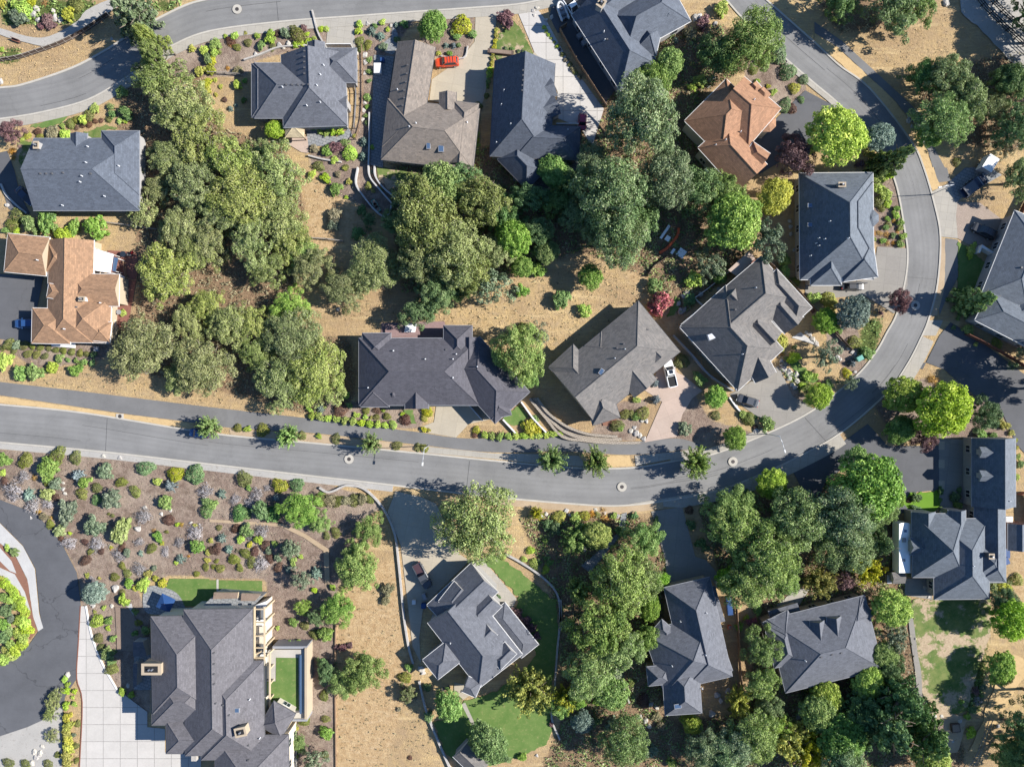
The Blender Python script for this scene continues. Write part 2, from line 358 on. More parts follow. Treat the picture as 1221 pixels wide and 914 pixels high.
def house(name, label, roof, wall, trim, ze, pitch, wings, cat='house', inset=.5, windows=True, gutter=True):
    g = House(); cxs = [((w[0] + w[2]) / 2, (w[1] + w[3]) / 2) for w in wings]
    c = W(*cxs[0]); g.root = root = empty(name, (c[0], c[1], 0)); tag(root, label, cat)
    g.wings, g.ze, g.pitch = wings, ze, pitch; ox, oy = c
    def loc(x, y): return (x - ox, y - oy)
    for i, w in enumerate(wings):
        a, u, v, L, hb, e = wing_frame(w, ze); p = math.tan(R(w[7] if len(w) > 7 else pitch)); e += i * .0033; L += (i % 3) * .004
        hl = min(hb, L / 2 if w[5] == 'hh' else hb); r = hb * p
        def P(s, t, z): q = a + u * s + v * t; return (q.x - ox, q.y - oy, z)
        s0 = hl if w[5][0] == 'h' else 0; s1 = L - hl if w[5][1] == 'h' else L
        if s1 - s0 < .02: s0 = s1 = (s0 + s1) / 2
        c0, c1, c2, c3 = P(0, -hb, e), P(L, -hb, e), P(L, hb, e), P(0, hb, e); r0, r1 = P(s0, 0, e + r), P(s1, 0, e + r)
        mb = MB(); sl = math.hypot(1, p)
        mb.face([c0, c1, r1, r0] if s1 > s0 else [c0, c1, r0], 0, [(0, 0), (L, 0), (s1, hb * sl), (s0, hb * sl)][:4 if s1 > s0 else 3])
        mb.face([c2, c3, r0, r1] if s1 > s0 else [c2, c3, r0], 0, [(L + 50, 0), (50, 0), (s0 + 50, hb * sl), (s1 + 50, hb * sl)][:4 if s1 > s0 else 3])
        h0, h1 = w[5][0] == 'h', w[5][1] == 'h'
        mb.face([c3, c0, r0], 0 if h0 else 1, [(90 - hb, 0), (90 + hb, 0), (90, hl * sl)])
        mb.face([c1, c2, r1], 0 if h1 else 1, [(130 - hb, 0), (130 + hb, 0), (130, hl * sl)])
        th = .26; d = [(q[0], q[1], q[2] - th) for q in (c0, c1, c2, c3)]
        for q0, q1, e0, e1 in ((c0, c1, d[0], d[1]), (c1, c2, d[1], d[2]), (c2, c3, d[2], d[3]), (c3, c0, d[3], d[0])): mb.face([e0, e1, q1, q0], 2)
        mb.face([d[3], d[2], d[1], d[0]], 2)
        ro = mb.build('roof', [RM[roof], wall, trim], root)
        # ridge and hip caps laid over the joints of the slopes
        cap = MB()
        ln = ([(r0, r1)] if s1 > s0 + .1 else []) + ([(c0, r0), (c3, r0)] if h0 else []) + ([(c1, r1), (c2, r1)] if h1 else [])
        for q0, q1 in ln: cap.cyl((q0[0], q0[1], q0[2] - .07), (q1[0], q1[1], q1[2] - .07), .13, n=6)
        if ln and hb > 1.2: cap.build('ridge_cap', RM[roof], ro)
        if gutter and hb > 1.2:
            gt = MB(); gw = .09
            sides = [((-gw, -hb - gw / 2), (L + gw, -hb - gw / 2)), ((-gw, hb + gw / 2), (L + gw, hb + gw / 2))]
            if h0: sides.append(((-gw / 2, -hb), (-gw / 2, hb)))
            if h1: sides.append(((L + gw / 2, -hb), (L + gw / 2, hb)))
            for (sa, ta), (sb, tb) in sides:
                pa, pb = Vector(P(sa, ta, 0)).xy, Vector(P(sb, tb, 0)).xy
                strip_mb([pa, pb], gw, e - .15 - .004 * len(gt.f), e - .02 + .003 * (i % 4), 0, gt)
            gt.build('gutter', trim, ro)
        # walls under the eaves
        ins = inset + .011 * i; wl = MB(); z0 = -.1; z1 = e - th + .02
        if hb > ins * 1.5 and L > ins * 3:
            ia = 0.06 if not h0 else ins; ib = 0.06 if not h1 else ins
            if len(w) > 6 and w[6] > .8: z0 = e - 2.6
            if cat == 'gazebo':
                for sx in (.35, L - .35):
                    for tx in (-hb + .35, hb - .35): wp = P(sx, tx, 0); MB().box((wp[0], wp[1], z1 / 2), (.18, .18, z1)).build('post', M_wood, root)
            else:
                bt = [P(ia, -hb + ins, z0), P(L - ib, -hb + ins, z0), P(L - ib, hb - ins, z0), P(ia, hb - ins, z0)]
                tp = [(q[0], q[1], z1) for q in bt]; wl.solid(bt, tp, 0).build('wall', wall, root)
        # windows on wall stretches that no other wing covers
        if windows and z0 < 0 and hb > 2.2 and cat == 'house':
            for (sa, ta, sb, tb, nx) in ((ia, -hb + ins, L - ib, -hb + ins, -1), (ia, hb - ins, L - ib, hb - ins, 1)):
                n = int((sb - sa) / 3.6)
                for k in range(n):
                    s_ = sa + (sb - sa) * (k + .5) / n; q = a + u * s_ + v * (ta + nx * .4)
                    if any(wing_height(o2, ze, pitch, q.x, q.y) is not None for j, o2 in enumerate(wings) if j != i): continue
                    for lev in ((1.6,) if e < 5 else (1.6, 4.3)):
                        ww = MB(); rz = math.atan2(u.y, u.x); q2 = a + u * s_ + v * (ta + nx * .02)
                        ww.box((0, 0, 0), (1.5, .1, 1.3), 0); ww.box((-.36, nx * .035, 0), (.62, .08, 1.12), 1); ww.box((.36, nx * .035, 0), (.62, .08, 1.12), 1)
                        wo = ww.build('window', [M_whitew, M_glass], root); wo.location = (q2.x - ox, q2.y - oy, lev); wo.rotation_euler = (0, 0, rz)
    def top(px, py):
        """roof point seen at a survey pixel"""
        z = ze + 1.5
        for _ in range(4):
            x, y = W(px, py, z); hs = [h for h in (wing_height(w, ze, pitch, x, y) for w in wings) if h is not None]
            z = max(hs) if hs else ze
        x, y = W(px, py, z); return x - ox, y - oy, z
    g.top = top; g.o = c
    return g
def vents(g, pts, dark=True):
    for px, py in pts:
        x, y, z = g.top(px, py); m = MB(); m.box((x, y, z + .06), (.42, .36, .22), 0, taper=.8); m.build('roof_vent', M_darkt if dark else M_steel, g.root)
def pipes(g, pts):
    for px, py in pts:
        x, y, z = g.top(px, py); m = MB(); m.cyl((x, y, z - .2), (x, y, z + .5), .1, n=8); m.cyl((x, y, z - .05), (x, y, z + .08), .2, .1, 8); m.build('vent_pipe', M_steel, g.root, True)
def skylight(g, px, py, a=0, w=.9, h=1.2):
    x, y, z = g.top(px, py); m = MB(); m.box((x, y, z + .05), (w, h, .3), 0, a); o = m.build('skylight', M_greyt, g.root)
    MB().box((x, y, z + .21), (w - .2, h - .2, .03), 0, a).build('glass', M_sky, o)
def chimney(g, px, py, w, d, hgt, mat, rz=0, flues=1):
    x, y, z = g.top(px, py); m = MB(); m.box((x, y, z + hgt / 2 - .6), (w, d, hgt + 1.2), 0, rz); o = m.build('chimney', mat, g.root)
    MB().box((x, y, z + hgt + .08), (w + .2, d + .2, .16), 0, rz).build('chimney_cap', M_tanw, o); MB().box((x, y, z + hgt + .18), (w * .7, d * .6, .06), 0, rz).build('chimney_mouth', M_black, o)
    f = MB()
    for k in range(flues): f.cyl((x + (k - (flues - 1) / 2) * .55, y, z + hgt + .1), (x + (k - (flues - 1) / 2) * .55, y, z + hgt + .65), .17, n=10)
    f.build('flue', M_metal, o)
def turret(g, px, py, rad, ze, rise, roof, wall, n=8, rz=.39):
    x, y = W(px, py, ze); x -= g.o[0]; y -= g.o[1]; m = MB(); ring = [(x + rad * math.cos(rz + 2 * math.pi * i / n), y + rad * math.sin(rz + 2 * math.pi * i / n)) for i in range(n)]
    for i in range(n):
        a, b = ring[i], ring[(i + 1) % n]; l = math.dist(a, b)
        m.face([(*a, ze), (*b, ze), (x, y, ze + rise)], 0, [(i * 7, 0), (i * 7 + l, 0), (i * 7 + l / 2, rad)])
        m.face([(*a, ze - .25), (*b, ze - .25), (*b, ze), (*a, ze)], 1)
    m.face([(*q, ze - .25) for q in reversed(ring)], 1)
    t = m.build('turret_roof', [RM[roof], M_greyt], g.root)
    w = MB(); sh = [(x + (p - x) * .82, y + (q - y) * .82) for p, q in ring]
    w.solid([(*q, -.1) for q in sh], [(*q, ze - .24) for q in sh]).build('turret_wall', wall, g.root)
def garage_door(g, px, py, w, rz, mat=None):
    x, y = W(px, py, 1); m = MB(); m.box((x - g.o[0], y - g.o[1], 1.15), (w, .14, 2.3), 0, rz); m.build('garage_door', mat or M_whitew, g.root)
# ---------------------------------------------------------------- the houses
h = house('house', 'slate grey hipped house beside the curved driveway with white kerb, below the upper road', 'slate', M_greyw, M_greyt, 3.4, 27,
    [(40, 208, 166, 208, 86, 'gh'), (143.5, 156, 143.5, 232, 45, 'hh', .06), (94, 159, 94, 190, 20, 'gg', .1)])
vents(h, [(48, 207), (55, 207), (62, 207), (75, 206), (108, 207)]); pipes(h, [(98, 210), (96, 217), (125, 234), (75, 245), (105, 175), (103, 194), (142, 198)])
chimney(h, 47, 175, .9, 1.3, .9, M_greyw)
h = house('house', 'charcoal gabled house beside the tan-roofed gazebo, below the upper road', 'mid', M_greyw, M_greyt, 3.4, 28,
    [(303, 108, 411, 108, 66, 'hh'), (373, 64, 376, 151, 76, 'gh', .05), (380, 78, 425, 78, 41, 'hh', .1), (309, 76, 309, 140, 18, 'hh', -.25), (401, 122, 414, 122, 15, 'gg', .12), (377, 50, 377, 70, 20, 'gg', .14)])
vents(h, [(363, 61), (363, 68), (363, 74), (363, 81), (363, 88), (341, 101), (348, 101), (355, 101), (361, 101), (368, 101)]); pipes(h, [(337, 104), (378, 102), (382, 122), (382, 89), (386, 78), (366, 126)])
garage_door(h, 405, 56, 5, 0)
h = house('house', 'taupe L-shaped house with the orange car parked on its tan forecourt', 'taupe', M_tanw, M_darkt, 3.3, 26,
    [(497, 53, 478, 178, 45, 'gh'), (458.5, 154, 568, 166, 73, 'hh', .02), (534, 110, 534, 132, 20, 'gg', .1), (556, 122, 548, 196, 30, 'hg', .14)])
vents(h, [(486, 78), (485, 88), (484, 98), (482, 108), (482, 117), (480, 126)]); pipes(h, [(474, 107), (488, 151), (496, 147), (557, 146)])
skylight(h, 511, 174, 0, .8, 1.3); skylight(h, 526, 177, 0, 1.1, 1.5)
h = house('house', 'long dark navy house with three small gables facing the cream chequered driveway', 'navy', M_greyw, M_darkt, 3.6, 37,
    [(626, 74, 620, 188, 72, 'gh'), (615, 168, 691, 171, 40, 'hh', .1), (622, 118, 660, 102, 25, 'hg', .25, 30), (622, 142, 664, 124, 24, 'hg', .28, 30), (605, 178, 640, 214, 34, 'hh', -.4)])
vents(h, [(624, 84), (624, 90), (624, 96), (623, 102), (623, 108)]); pipes(h, [(601, 108), (598, 125), (609, 148), (592, 170), (677, 155)])
garage_door(h, 676, 150, 4.5, 0)
h = house('house', 'large slate-roofed house beside the parked dinghy and fenced side yard', 'slate', M_greyw, M_whitew, 3.8, 35,
    [(705, 3, 763, 93, 56, 'gh'), (730, 44, 810, 0, 58, 'hh', .1), (760, 44, 786, 50, 34, 'hh', .16), (722, 12, 764, -20, 36, 'gh', .2), (790, 14, 800, 30, 32, 'hh', .24)])
pipes(h, [(720, 38), (721, 48)]); vents(h, [(724, 47)]); chimney(h, 716, 8, 1.2, 1.6, 1.2, M_greyw, R(-35))
h = house('house', 'rust brown house with four stepped gables beside the plum tree', 'rust', M_cream, M_whitew, 5.2, 33,
    [(888, 116, 838, 166, 62, 'hh'), (868, 114, 912, 152, 60, 'gh', .12), (850, 160, 897, 212, 48, 'hg', .06), (896, 102, 905, 112, 16, 'gh', .2), (906, 108, 915, 117, 13, 'gh', .26), (892, 178, 912, 192, 22, 'hg', .3)])
turret(h, 914, 146, 2.0, 4.4, 1.0, 'rust', M_cream); pipes(h, [(883, 157), (899, 119), (853, 173), (865, 167)])
skylight(h, 842, 206, R(40), .9, 1.4); MB()
h = house('house', 'blue-grey hipped house with a small octagonal entrance roof by the curve', 'blue', M_greyw, M_whitew, 3.6, 37,
    [(997, 206, 998, 333, 88, 'hh'), (1012, 217, 1013, 305, 58, 'hh', .35), (985, 296, 985, 340, 37, 'hh', .12), (1020, 290, 1026, 333, 42, 'hh', .2)])
turret(h, 1038, 260, 1.75, 4.3, .7, 'blue', M_greyw); pipes(h, [(976, 284), (973, 290), (976, 293), (983, 285), (966, 305), (989, 264), (1011, 284)])
skylight(h, 966, 245, 0, 1.1, .8); skylight(h, 966, 268, 0, 1.1, .8); chimney(h, 1001, 222, 1.3, .8, 1.0, M_greyw); garage_door(h, 1016, 338, 5, 0, M_darkt)
h = house('house', 'grey brown house with a pink deck and steep gables above its forecourt', 'grey', M_cream, M_whitew, 4.2, 36,
    [(834, 413, 930, 331, 68, 'hh'), (838, 365, 907, 441, 74, 'hh', .08), (916, 330, 958, 376, 28, 'hh', .3), (917, 354, 947, 388, 30, 'hg', .14), (888, 374, 920, 408, 34, 'hg', .2), (893, 412, 913, 450, 28, 'hg', .26), (868, 352, 888, 372, 34, 'gh', .3)])
pipes(h, [(901, 343), (877, 464), (885, 422)]); vents(h, [(877, 369)])
x, y, z = h.top(848, 401); MB().box((x, y, z + .12), (1.5, 1.3, .35), 0, R(20), .8).build('roof_fan', M_steel, h.root)
h = house('house', 'grey gabled house above the curved stone retaining walls, white pickup alongside', 'grey', M_tanw, M_darkt, 3.6, 29,
    [(684, 473, 786, 389, 78, 'gh'), (669, 424, 704, 462, 40, 'hh', -.05, 30), (707, 404, 730, 432, 26, 'hh', .1), (761, 400, 787, 426, 34, 'hg', .16), (741, 428, 770, 463, 34, 'hg', .22), (711, 462, 723, 502, 34, 'hh', .12)])
pipes(h, [(733, 427), (745, 416)]); vents(h, [(744, 410), (736, 415), (772, 393)]); skylight(h, 717, 443, R(-35), .8, 1.2)
h = house('house', 'purple-black mansion-size house with round turrets and a rear terrace', 'char', M_greyw, M_greyt, 3.8, 29,
    [(428, 443, 572, 443, 80, 'hh'), (551, 420, 611, 486, 56, 'hh', .08), (497, 450, 497, 487, 28, 'hg', .14), (449, 397, 449, 430, 34, 'hh', .1), (546, 388, 546, 430, 34, 'hh', .12), (560, 402, 560, 440, 24, 'gh', .2), (447, 450, 447, 485, 34, 'hh', -.1), (592, 470, 598, 497, 24, 'hh', .16)])
turret(h, 470, 469, 1.9, 3.6, 1.9, 'char', M_greyw); turret(h, 520, 462, 2.5, 3.6, 2.2, 'char', M_greyw)
pipes(h, [(469, 418), (507, 428), (544, 422), (540, 428), (540, 450), (569, 437), (439, 462)]); vents(h, [(532, 417)])
garage_door(h, 566, 490, 5, R(-48))
h = house('mansion', 'huge grey mansion with cream porch columns and a raised lawn terrace', 'mans', M_cream, M_darkt, 6.6, 25,
    [(219, 734, 221, 850, 78, 'hh'), (260, 726, 262, 900, 82, 'hh', .3), (181, 830, 262, 830, 68, 'hh', -.3), (276, 788, 278, 905, 76, 'hh', .18), (198, 878, 290, 878, 40, 'hh', -.2), (300, 876, 301, 960, 88, 'hh', .1), (318, 850, 344, 865, 34, 'hh', -.1)])
vents(h, [(255, 778), (255, 791), (255, 803), (255, 815), (257, 838), (266, 840), (273, 852), (296, 888), (296, 906)]); pipes(h, [(298, 833), (310, 879)])
skylight(h, 283, 846, 0, .9, .9); chimney(h, 186, 793, 3.6, 2.0, 1.6, M_tanw, 0, 2); chimney(h, 290, 868, 2.0, 1.6, 1.3, M_tanw, R(12), 1)
K = h
h = house('house', 'slate house with an attached angled garage wing, red pickup parked beside it', 'mid', M_greyw, M_whitew, 4.0, 31,
    [(536, 722, 597, 800, 66, 'gh'), (578, 688, 525, 738, 47, 'gh', .1), (541, 776, 513, 798, 30, 'hh', .08), (592, 726, 632, 776, 26, 'hh', -.9, 18), (586, 749, 566, 769, 20, 'gh', .85, 34), (609, 772, 590, 791, 20, 'gh', .88, 34), (551, 700, 532, 724, 24, 'gh', .8, 30), (555, 815, 571, 822, 20, 'gh', .2), (588, 712, 560, 740, 30, 'gh', -.1)])
pipes(h, [(537, 766)])
h = house('house', 'slate hipped house at the end of the long shaded driveway', 'mid', M_tanw, M_greyt, 3.8, 33,
    [(819, 694, 846, 812, 56, 'hh'), (808, 741, 833, 813, 86, 'hh', -.06, 31), (811, 790, 815, 851, 44, 'hh', .1), (772, 806, 800, 803, 23, 'hh', .14), (784, 744, 800, 758, 16, 'hh', .2), (846, 700, 858, 742, 14, 'hh', -1.2, 12)])
pipes(h, [(811, 740), (801, 793), (837, 820), (841, 780), (842, 730)]); skylight(h, 808, 841, R(10), 1.4, .9)
h = house('house', 'charcoal house with twin roof dormers between dense trees', 'mid', M_tanw, M_greyt, 3.8, 25,
    [(926, 782, 1042, 753, 90, 'hh'), (918, 760, 948, 745, 40, 'hh', -.1, 25), (1010, 725, 1026, 745, 42, 'hh', .1), (928, 742, 940, 792, 34, 'hh', .2, 28), (974, 740, 977, 774, 17, 'gh', 1.3, 40), (994, 735, 997, 769, 17, 'gh', 1.3, 40)])
pipes(h, [(960, 787)]); vents(h, [(979, 783), (992, 780), (1003, 778)])
# compound on the right: garage range, link and main hipped house are one building
h = house('house', 'big grey house with a long twin-dormer garage range and paved court', 'blue', M_greyw, M_greyt, 3.5, 36,
    [(1146, 618, 1147, 714, 66, 'hh', 0, 31), (1088, 650, 1150, 650, 76, 'hh', .08, 36), (1180, 560, 1181, 694, 37, 'gh', -.3), (1185, 522, 1185, 604, 52, 'gg', .05), (1168, 539, 1194, 539, 13, 'gh', 1.5, 34), (1168, 567, 1194, 567, 13, 'gh', 1.5, 34), (1101, 610, 1101, 650, 28, 'gh', .12), (1141, 608, 1141, 648, 21, 'gh', .2), (1155, 668, 1197, 668, 50, 'hh', -.12, 30), (1085, 651, 1106, 651, 20, 'gh', .3)])
chimney(h, 1177, 661, .9, .9, 1.2, M_darkt); pipes(h, [(1203, 597), (1160, 674)])
for k in (532, 550, 560, 574): garage_door(h, 1164, k, 2.4, R(90))
h = house('house', 'grey house cut by the photo edge, beside the tall conifer and clipped hedge box', 'blue', M_greyw, M_whitew, 4.0, 23,
    [(1238, 262, 1198, 362, 60, 'hh'), (1172, 363, 1250, 403, 42, 'hh', .1), (1187, 327, 1226, 345, 32, 'hh', .2), (1232, 330, 1300, 362, 96, 'hh', .3)])
vents(h, [(1218, 319)])
h = house('house', 'tan brown shingled house with a white patio awning and railing', 'brown', M_tanw, M_whitew, 3.4, 24,
    [(85, 286, 83, 408, 54, 'gh'), (7, 301, 57, 306, 46, 'hg', .06), (55, 306, 86, 308, 40, 'hh', -.2), (38, 388, 84, 389, 42, 'hh', .05), (84, 345, 142, 346, 38, 'hg', .12), (57, 346, 80, 350, 17, 'hh', .7), (80, 380, 132, 382, 54, 'hh', -.08), (112, 394, 132, 396, 24, 'hh', .1)])
pipes(h, [(45, 310), (120, 361), (77, 392)]); vents(h, [(91, 366)]); chimney(h, 101, 357, 1.1, .8, .9, M_whitew)
HB = h
# outbuildings
g = house('gazebo', 'tan pyramid-roofed gazebo on the peach patio', 'tan', M_tanw, M_wood, 2.6, 24, [(340, 153.5, 363, 153.5, 21, 'hh')], 'gazebo', gutter=False)
g = house('shed', 'grey gable-roofed shed cut by the photo edge', 'blue', M_woodr, M_greyt, 2.8, 30, [(1214, 624, 1214, 656, 24, 'gg')], 'shed', windows=False)
g = house('shed', 'small grey shed at the foot of the long green lawn', 'grey', M_greyw, M_whitew, 2.4, 28, [(549, 893, 575, 918, 25, 'gg')], 'shed', windows=False)
g = house('shed', 'little grey garden shed below the white caravan', 'grey', M_greyw, M_whitew, 2.1, 24, [(1064, 689, 1079, 688, 14, 'gg')], 'shed', windows=False, gutter=False)
g = house('shed', 'low flat grey store beside the shaded lean-to behind the trees', 'mid', M_greyw, M_greyt, 2.4, 14, [(918, 736, 953, 726, 16, 'hg')], 'shed', windows=False, gutter=False)
# ---------------------------------------------------------------- ground: one sheet to the horizon, with soil kinds as attributes
def inside(poly, X, Y):
    r = np.zeros(X.shape, bool); n = len(poly)
    for i in range(n):
        (x0, y0), (x1, y1) = poly[i], poly[(i + 1) % n]
        c = (y0 > Y) != (y1 > Y)
        with np.errstate(divide='ignore', invalid='ignore'): xi = x0 + (Y - y0) * (x1 - x0) / ((y1 - y0) or 1e-9)
        r ^= c & (X < xi)
    return r
def blur(a, n):
    for _ in range(n):
        a = (a + np.roll(a, 1, 0) + np.roll(a, -1, 0) + np.roll(a, 1, 1) + np.roll(a, -1, 1)) / 5
    return a
ZONES = {
 'mulch': ([[(-40, 532), (110, 542), (230, 552), (380, 574), (440, 592), (462, 606), (440, 612), (425, 640), (405, 690), (397, 745), (398, 930), (340, 930), (345, 870), (372, 860), (372, 770), (320, 760), (318, 690), (200, 686), (160, 700), (178, 730), (180, 860), (140, 822), (110, 760), (97, 722), (92, 682), (74, 647), (44, 612), (-40, 590)],
   [(195, 88), (205, 62), (250, 46), (330, 34), (390, 30), (390, 56), (365, 56), (300, 74), (297, 92), (200, 92)],
   [(425, 18), (500, 16), (476, 50), (456, 190), (475, 262), (395, 230), (365, 185), (428, 150)], [(505, 20), (566, 16), (568, 46), (550, 70), (518, 70), (500, 50)],
   [(1040, 200), (1067, 214), (1081, 296), (1046, 294), (1036, 270)], [(813, 440), (845, 500), (915, 520), (840, 534), (790, 530), (800, 470)], [(925, 450), (950, 460), (975, 490), (945, 480)],
   [(735, 480), (775, 475), (757, 528), (700, 520)], [(900, 60), (940, 70), (965, 110), (930, 132), (885, 92)], [(1040, 480), (1100, 450), (1190, 480), (1210, 520), (1120, 524), (1070, 525)], [(460, 480), (505, 480), (505, 512), (370, 500), (375, 478)],
   [(0, 400), (140, 408), (120, 430), (40, 440), (0, 410)], [(375, 690), (395, 690), (398, 930), (345, 930)], [(985, 385), (1020, 380), (1035, 440), (1020, 450), (985, 420)]], 4),
 'litter': ([[(150, 70), (235, 60), (255, 150), (340, 175), (365, 250), (350, 330), (345, 400), (420, 400), (425, 480), (370, 495), (280, 470), (150, 440), (130, 400), (165, 380), (160, 250), (140, 160)],
   [(460, 200), (700, 150), (760, 40), (860, 30), (930, 60), (840, 110), (840, 210), (900, 250), (890, 310), (810, 380), (775, 330), (690, 300), (600, 330), (480, 350)],
   [(620, 615), (760, 612), (800, 650), (790, 740), (800, 860), (880, 850), (890, 914), (640, 930), (670, 860), (668, 740), (650, 690)],
   [(830, 600), (1060, 560), (1080, 700), (1060, 930), (880, 930), (905, 730), (860, 690)], [(1060, 730), (1090, 740), (1110, 830), (1150, 890), (1150, 930), (1040, 930)],
   [(1080, 90), (1221, 60), (1221, 180), (1130, 170)], [(960, -20), (1110, -20), (1080, 30), (1000, 40)]], 10),
 'bare': ([[(745, 320), (790, 260), (850, 290), (830, 360), (800, 400), (770, 370)], [(400, 700), (480, 660), (500, 760), (460, 914), (398, 914)], [(1100, 700), (1170, 715), (1160, 760), (1090, 745)], [(540, 870), (610, 890), (640, 930), (530, 930)],
   [(640, 0), (660, 0), (690, 40), (650, 60)], [(1210, 600), (1221, 600), (1221, 720), (1205, 720)], [(680, 30), (735, 110), (720, 125), (665, 40)], [(355, 205), (440, 220), (450, 280), (370, 300)]], 8),
 'green': ([[(175, 0), (225, 0), (205, 14), (185, 14)], [(0, 0), (120, 0), (100, 30), (0, 30)], [(1085, 720), (1180, 730), (1170, 850), (1100, 840)], [(830, 560), (900, 540), (900, 600), (830, 600)], [(0, 60), (30, 55), (20, 75), (0, 78)], [(930, 440), (965, 450), (975, 480), (945, 460)], [(1030, 380), (1055, 380), (1040, 430), (1020, 425)], [(640, 60), (660, 60), (655, 75)]], 8)}
def lin(a, b, st): return np.arange(a, b + st * .5, st)
gx = np.concatenate([[-2500, -1200, -600, -300, -200, -150], lin(-125, 125, .62), [150, 200, 300, 600, 1200, 2500]])
gy = np.concatenate([[-2500, -1200, -600, -300, -180, -120], lin(-95, 95, .62), [120, 180, 300, 600, 1200, 2500]])
X, Y = np.meshgrid(gx, gy); PX = X / S + CX; PY = CY - Y / S
me = bpy.data.meshes.new('ground'); nx, ny = len(gx), len(gy)
co = np.stack([X, Y, np.zeros_like(X)], -1).reshape(-1, 3)
idx = np.arange(nx * ny).reshape(ny, nx); q = np.stack([idx[:-1, :-1], idx[:-1, 1:], idx[1:, 1:], idx[1:, :-1]], -1).reshape(-1, 4)
me.vertices.add(len(co)); me.vertices.foreach_set('co', co.astype('f').ravel()); me.loops.add(q.size); me.polygons.add(len(q))
me.loops.foreach_set('vertex_index', q.astype('i').ravel()); me.polygons.foreach_set('loop_start', np.arange(0, q.size, 4, dtype='i')); me.update()
for k, (polys, nb) in ZONES.items():
    a = np.zeros(X.shape)
    for p in polys: a = np.maximum(a, inside(p, PX, PY))
    a = blur(a.astype(float), nb); at = me.attributes.new(k, 'FLOAT', 'POINT'); at.data.foreach_set('value', a.astype('f').ravel())
m, nt, b, o = newmat('ground_cover'); p = wpos(nt)
n1, n2, n3, n4 = nt.noise(.1, 6, p, .65), nt.noise(.8, 6, p, .7), nt.noise(4.5, 6, p, .8), nt.noise(1.6, 6, p, .75)
wv = nt.new('ShaderNodeMapping'); wv.inputs['Scale'].default_value = (.5, 3.0, 1); wv.inputs['Rotation'].default_value = (0, 0, R(50)); nt.link(p, wv.inputs[0])
n5 = nt.noise(1.0, 5, wv.outputs[0], .75)
straw = nt.mix(nt.ramp(n1, [(.36, 0.), (.62, 1.)]), (.47, .338, .165), (.355, .245, .122))
straw = nt.mix(nt.ramp(n2, [(.42, 0.), (.64, .75)]), straw, (.33, .25, .16))
straw = nt.mix(nt.ramp(n5, [(.48, 0.), (.7, .6)]), straw, (.62, .47, .235))
straw = nt.mix(nt.ramp(n3, [(.52, 0.), (.68, .42)]), straw, (.24, .16, .09))
n6 = nt.noise(.045, 5, p, .6)
straw = nt.mix(nt.ramp(n6, [(.42, 0.), (.62, .7)]), straw, (.29, .2, .12))
straw = nt.mix(nt.math('MULTIPLY', nt.ramp(nt.noise(.28, 6, p, .8), [(.54, 0.), (.66, 1.)]), nt.ramp(n4, [(.44, 0.), (.58, .8)])), straw, (.19, .15, .08))
tr_ = nt.new('ShaderNodeMapping'); tr_.inputs['Scale'].default_value = (.05, .5, 1); tr_.inputs['Rotation'].default_value = (0, 0, R(-35)); nt.link(p, tr_.inputs[0])
straw = nt.mix(nt.ramp(nt.noise(1.0, 5, tr_.outputs[0], .7), [(.55, 0.), (.68, .55)]), straw, (.58, .44, .24))
mul = nt.mix(nt.ramp(n3, [(.36, 0.), (.62, 1.)]), (.115, .08, .062), (.26, .195, .155))
mul = nt.mix(nt.ramp(n2, [(.45, 0.), (.66, .6)]), mul, (.30, .235, .185)); mul = nt.mix(nt.ramp(n1, [(.45, 0.), (.65, .7)]), mul, (.36, .29, .225)); mul = nt.mix(nt.math('MULTIPLY', nt.ramp(nt.noise(.22, 5, p, .75), [(.54, 0.), (.64, 1.)]), nt.ramp(n3, [(.42, .2), (.6, .9)])), mul, (.10, .068, .05))
lit = nt.mix(nt.ramp(n3, [(.38, 0.), (.62, 1.)]), (.085, .058, .04), (.30, .20, .12))
lit = nt.mix(nt.ramp(n4, [(.52, 0.), (.68, .6)]), lit, (.40, .29, .17))
bar = nt.mix(nt.ramp(n2, [(.36, 0.), (.65, 1.)]), (.33, .218, .112), (.45, .325, .18)); bar = nt.mix(nt.ramp(n3, [(.5, 0.), (.7, .4)]), bar, (.25, .17, .1))
bar = nt.mix(nt.ramp(n5, [(.5, 0.), (.7, .5)]), bar, (.52, .41, .28))
gre = nt.mix(nt.ramp(n3, [(.4, 0.), (.64, 1.)]), (.05, .075, .02), (.13, .15, .05))
def msk(k, w=.9, nz=None):
    a = nt.new('ShaderNodeAttribute', attribute_name=k).outputs['Fac']
    return nt.ramp(nt.math('ADD', a, nt.math('MULTIPLY', nt.math('SUBTRACT', nz or n4, .5), w)), [(.38, 0.), (.6, 1.)])
c = nt.mix(msk('bare'), straw, bar); c = nt.mix(msk('litter', 1.3), c, lit); c = nt.mix(msk('mulch', .5), c, mul); c = nt.mix(msk('green', 1.5), c, gre)
nt.link(c, b.inputs['Base Color']); b.inputs['Roughness'].default_value = .95; b.inputs['Specular IOR Level'].default_value = .08
bump(nt, b, nt.math('ADD', n3, nt.math('MULTIPLY', n4, 1.5)), .75, .22)
me.materials.append(m); o = bpy.data.objects.new('ground', me); COL.objects.link(o); tag(o, 'dry straw coloured ground with bark mulch and leaf litter', None, None, 'structure')

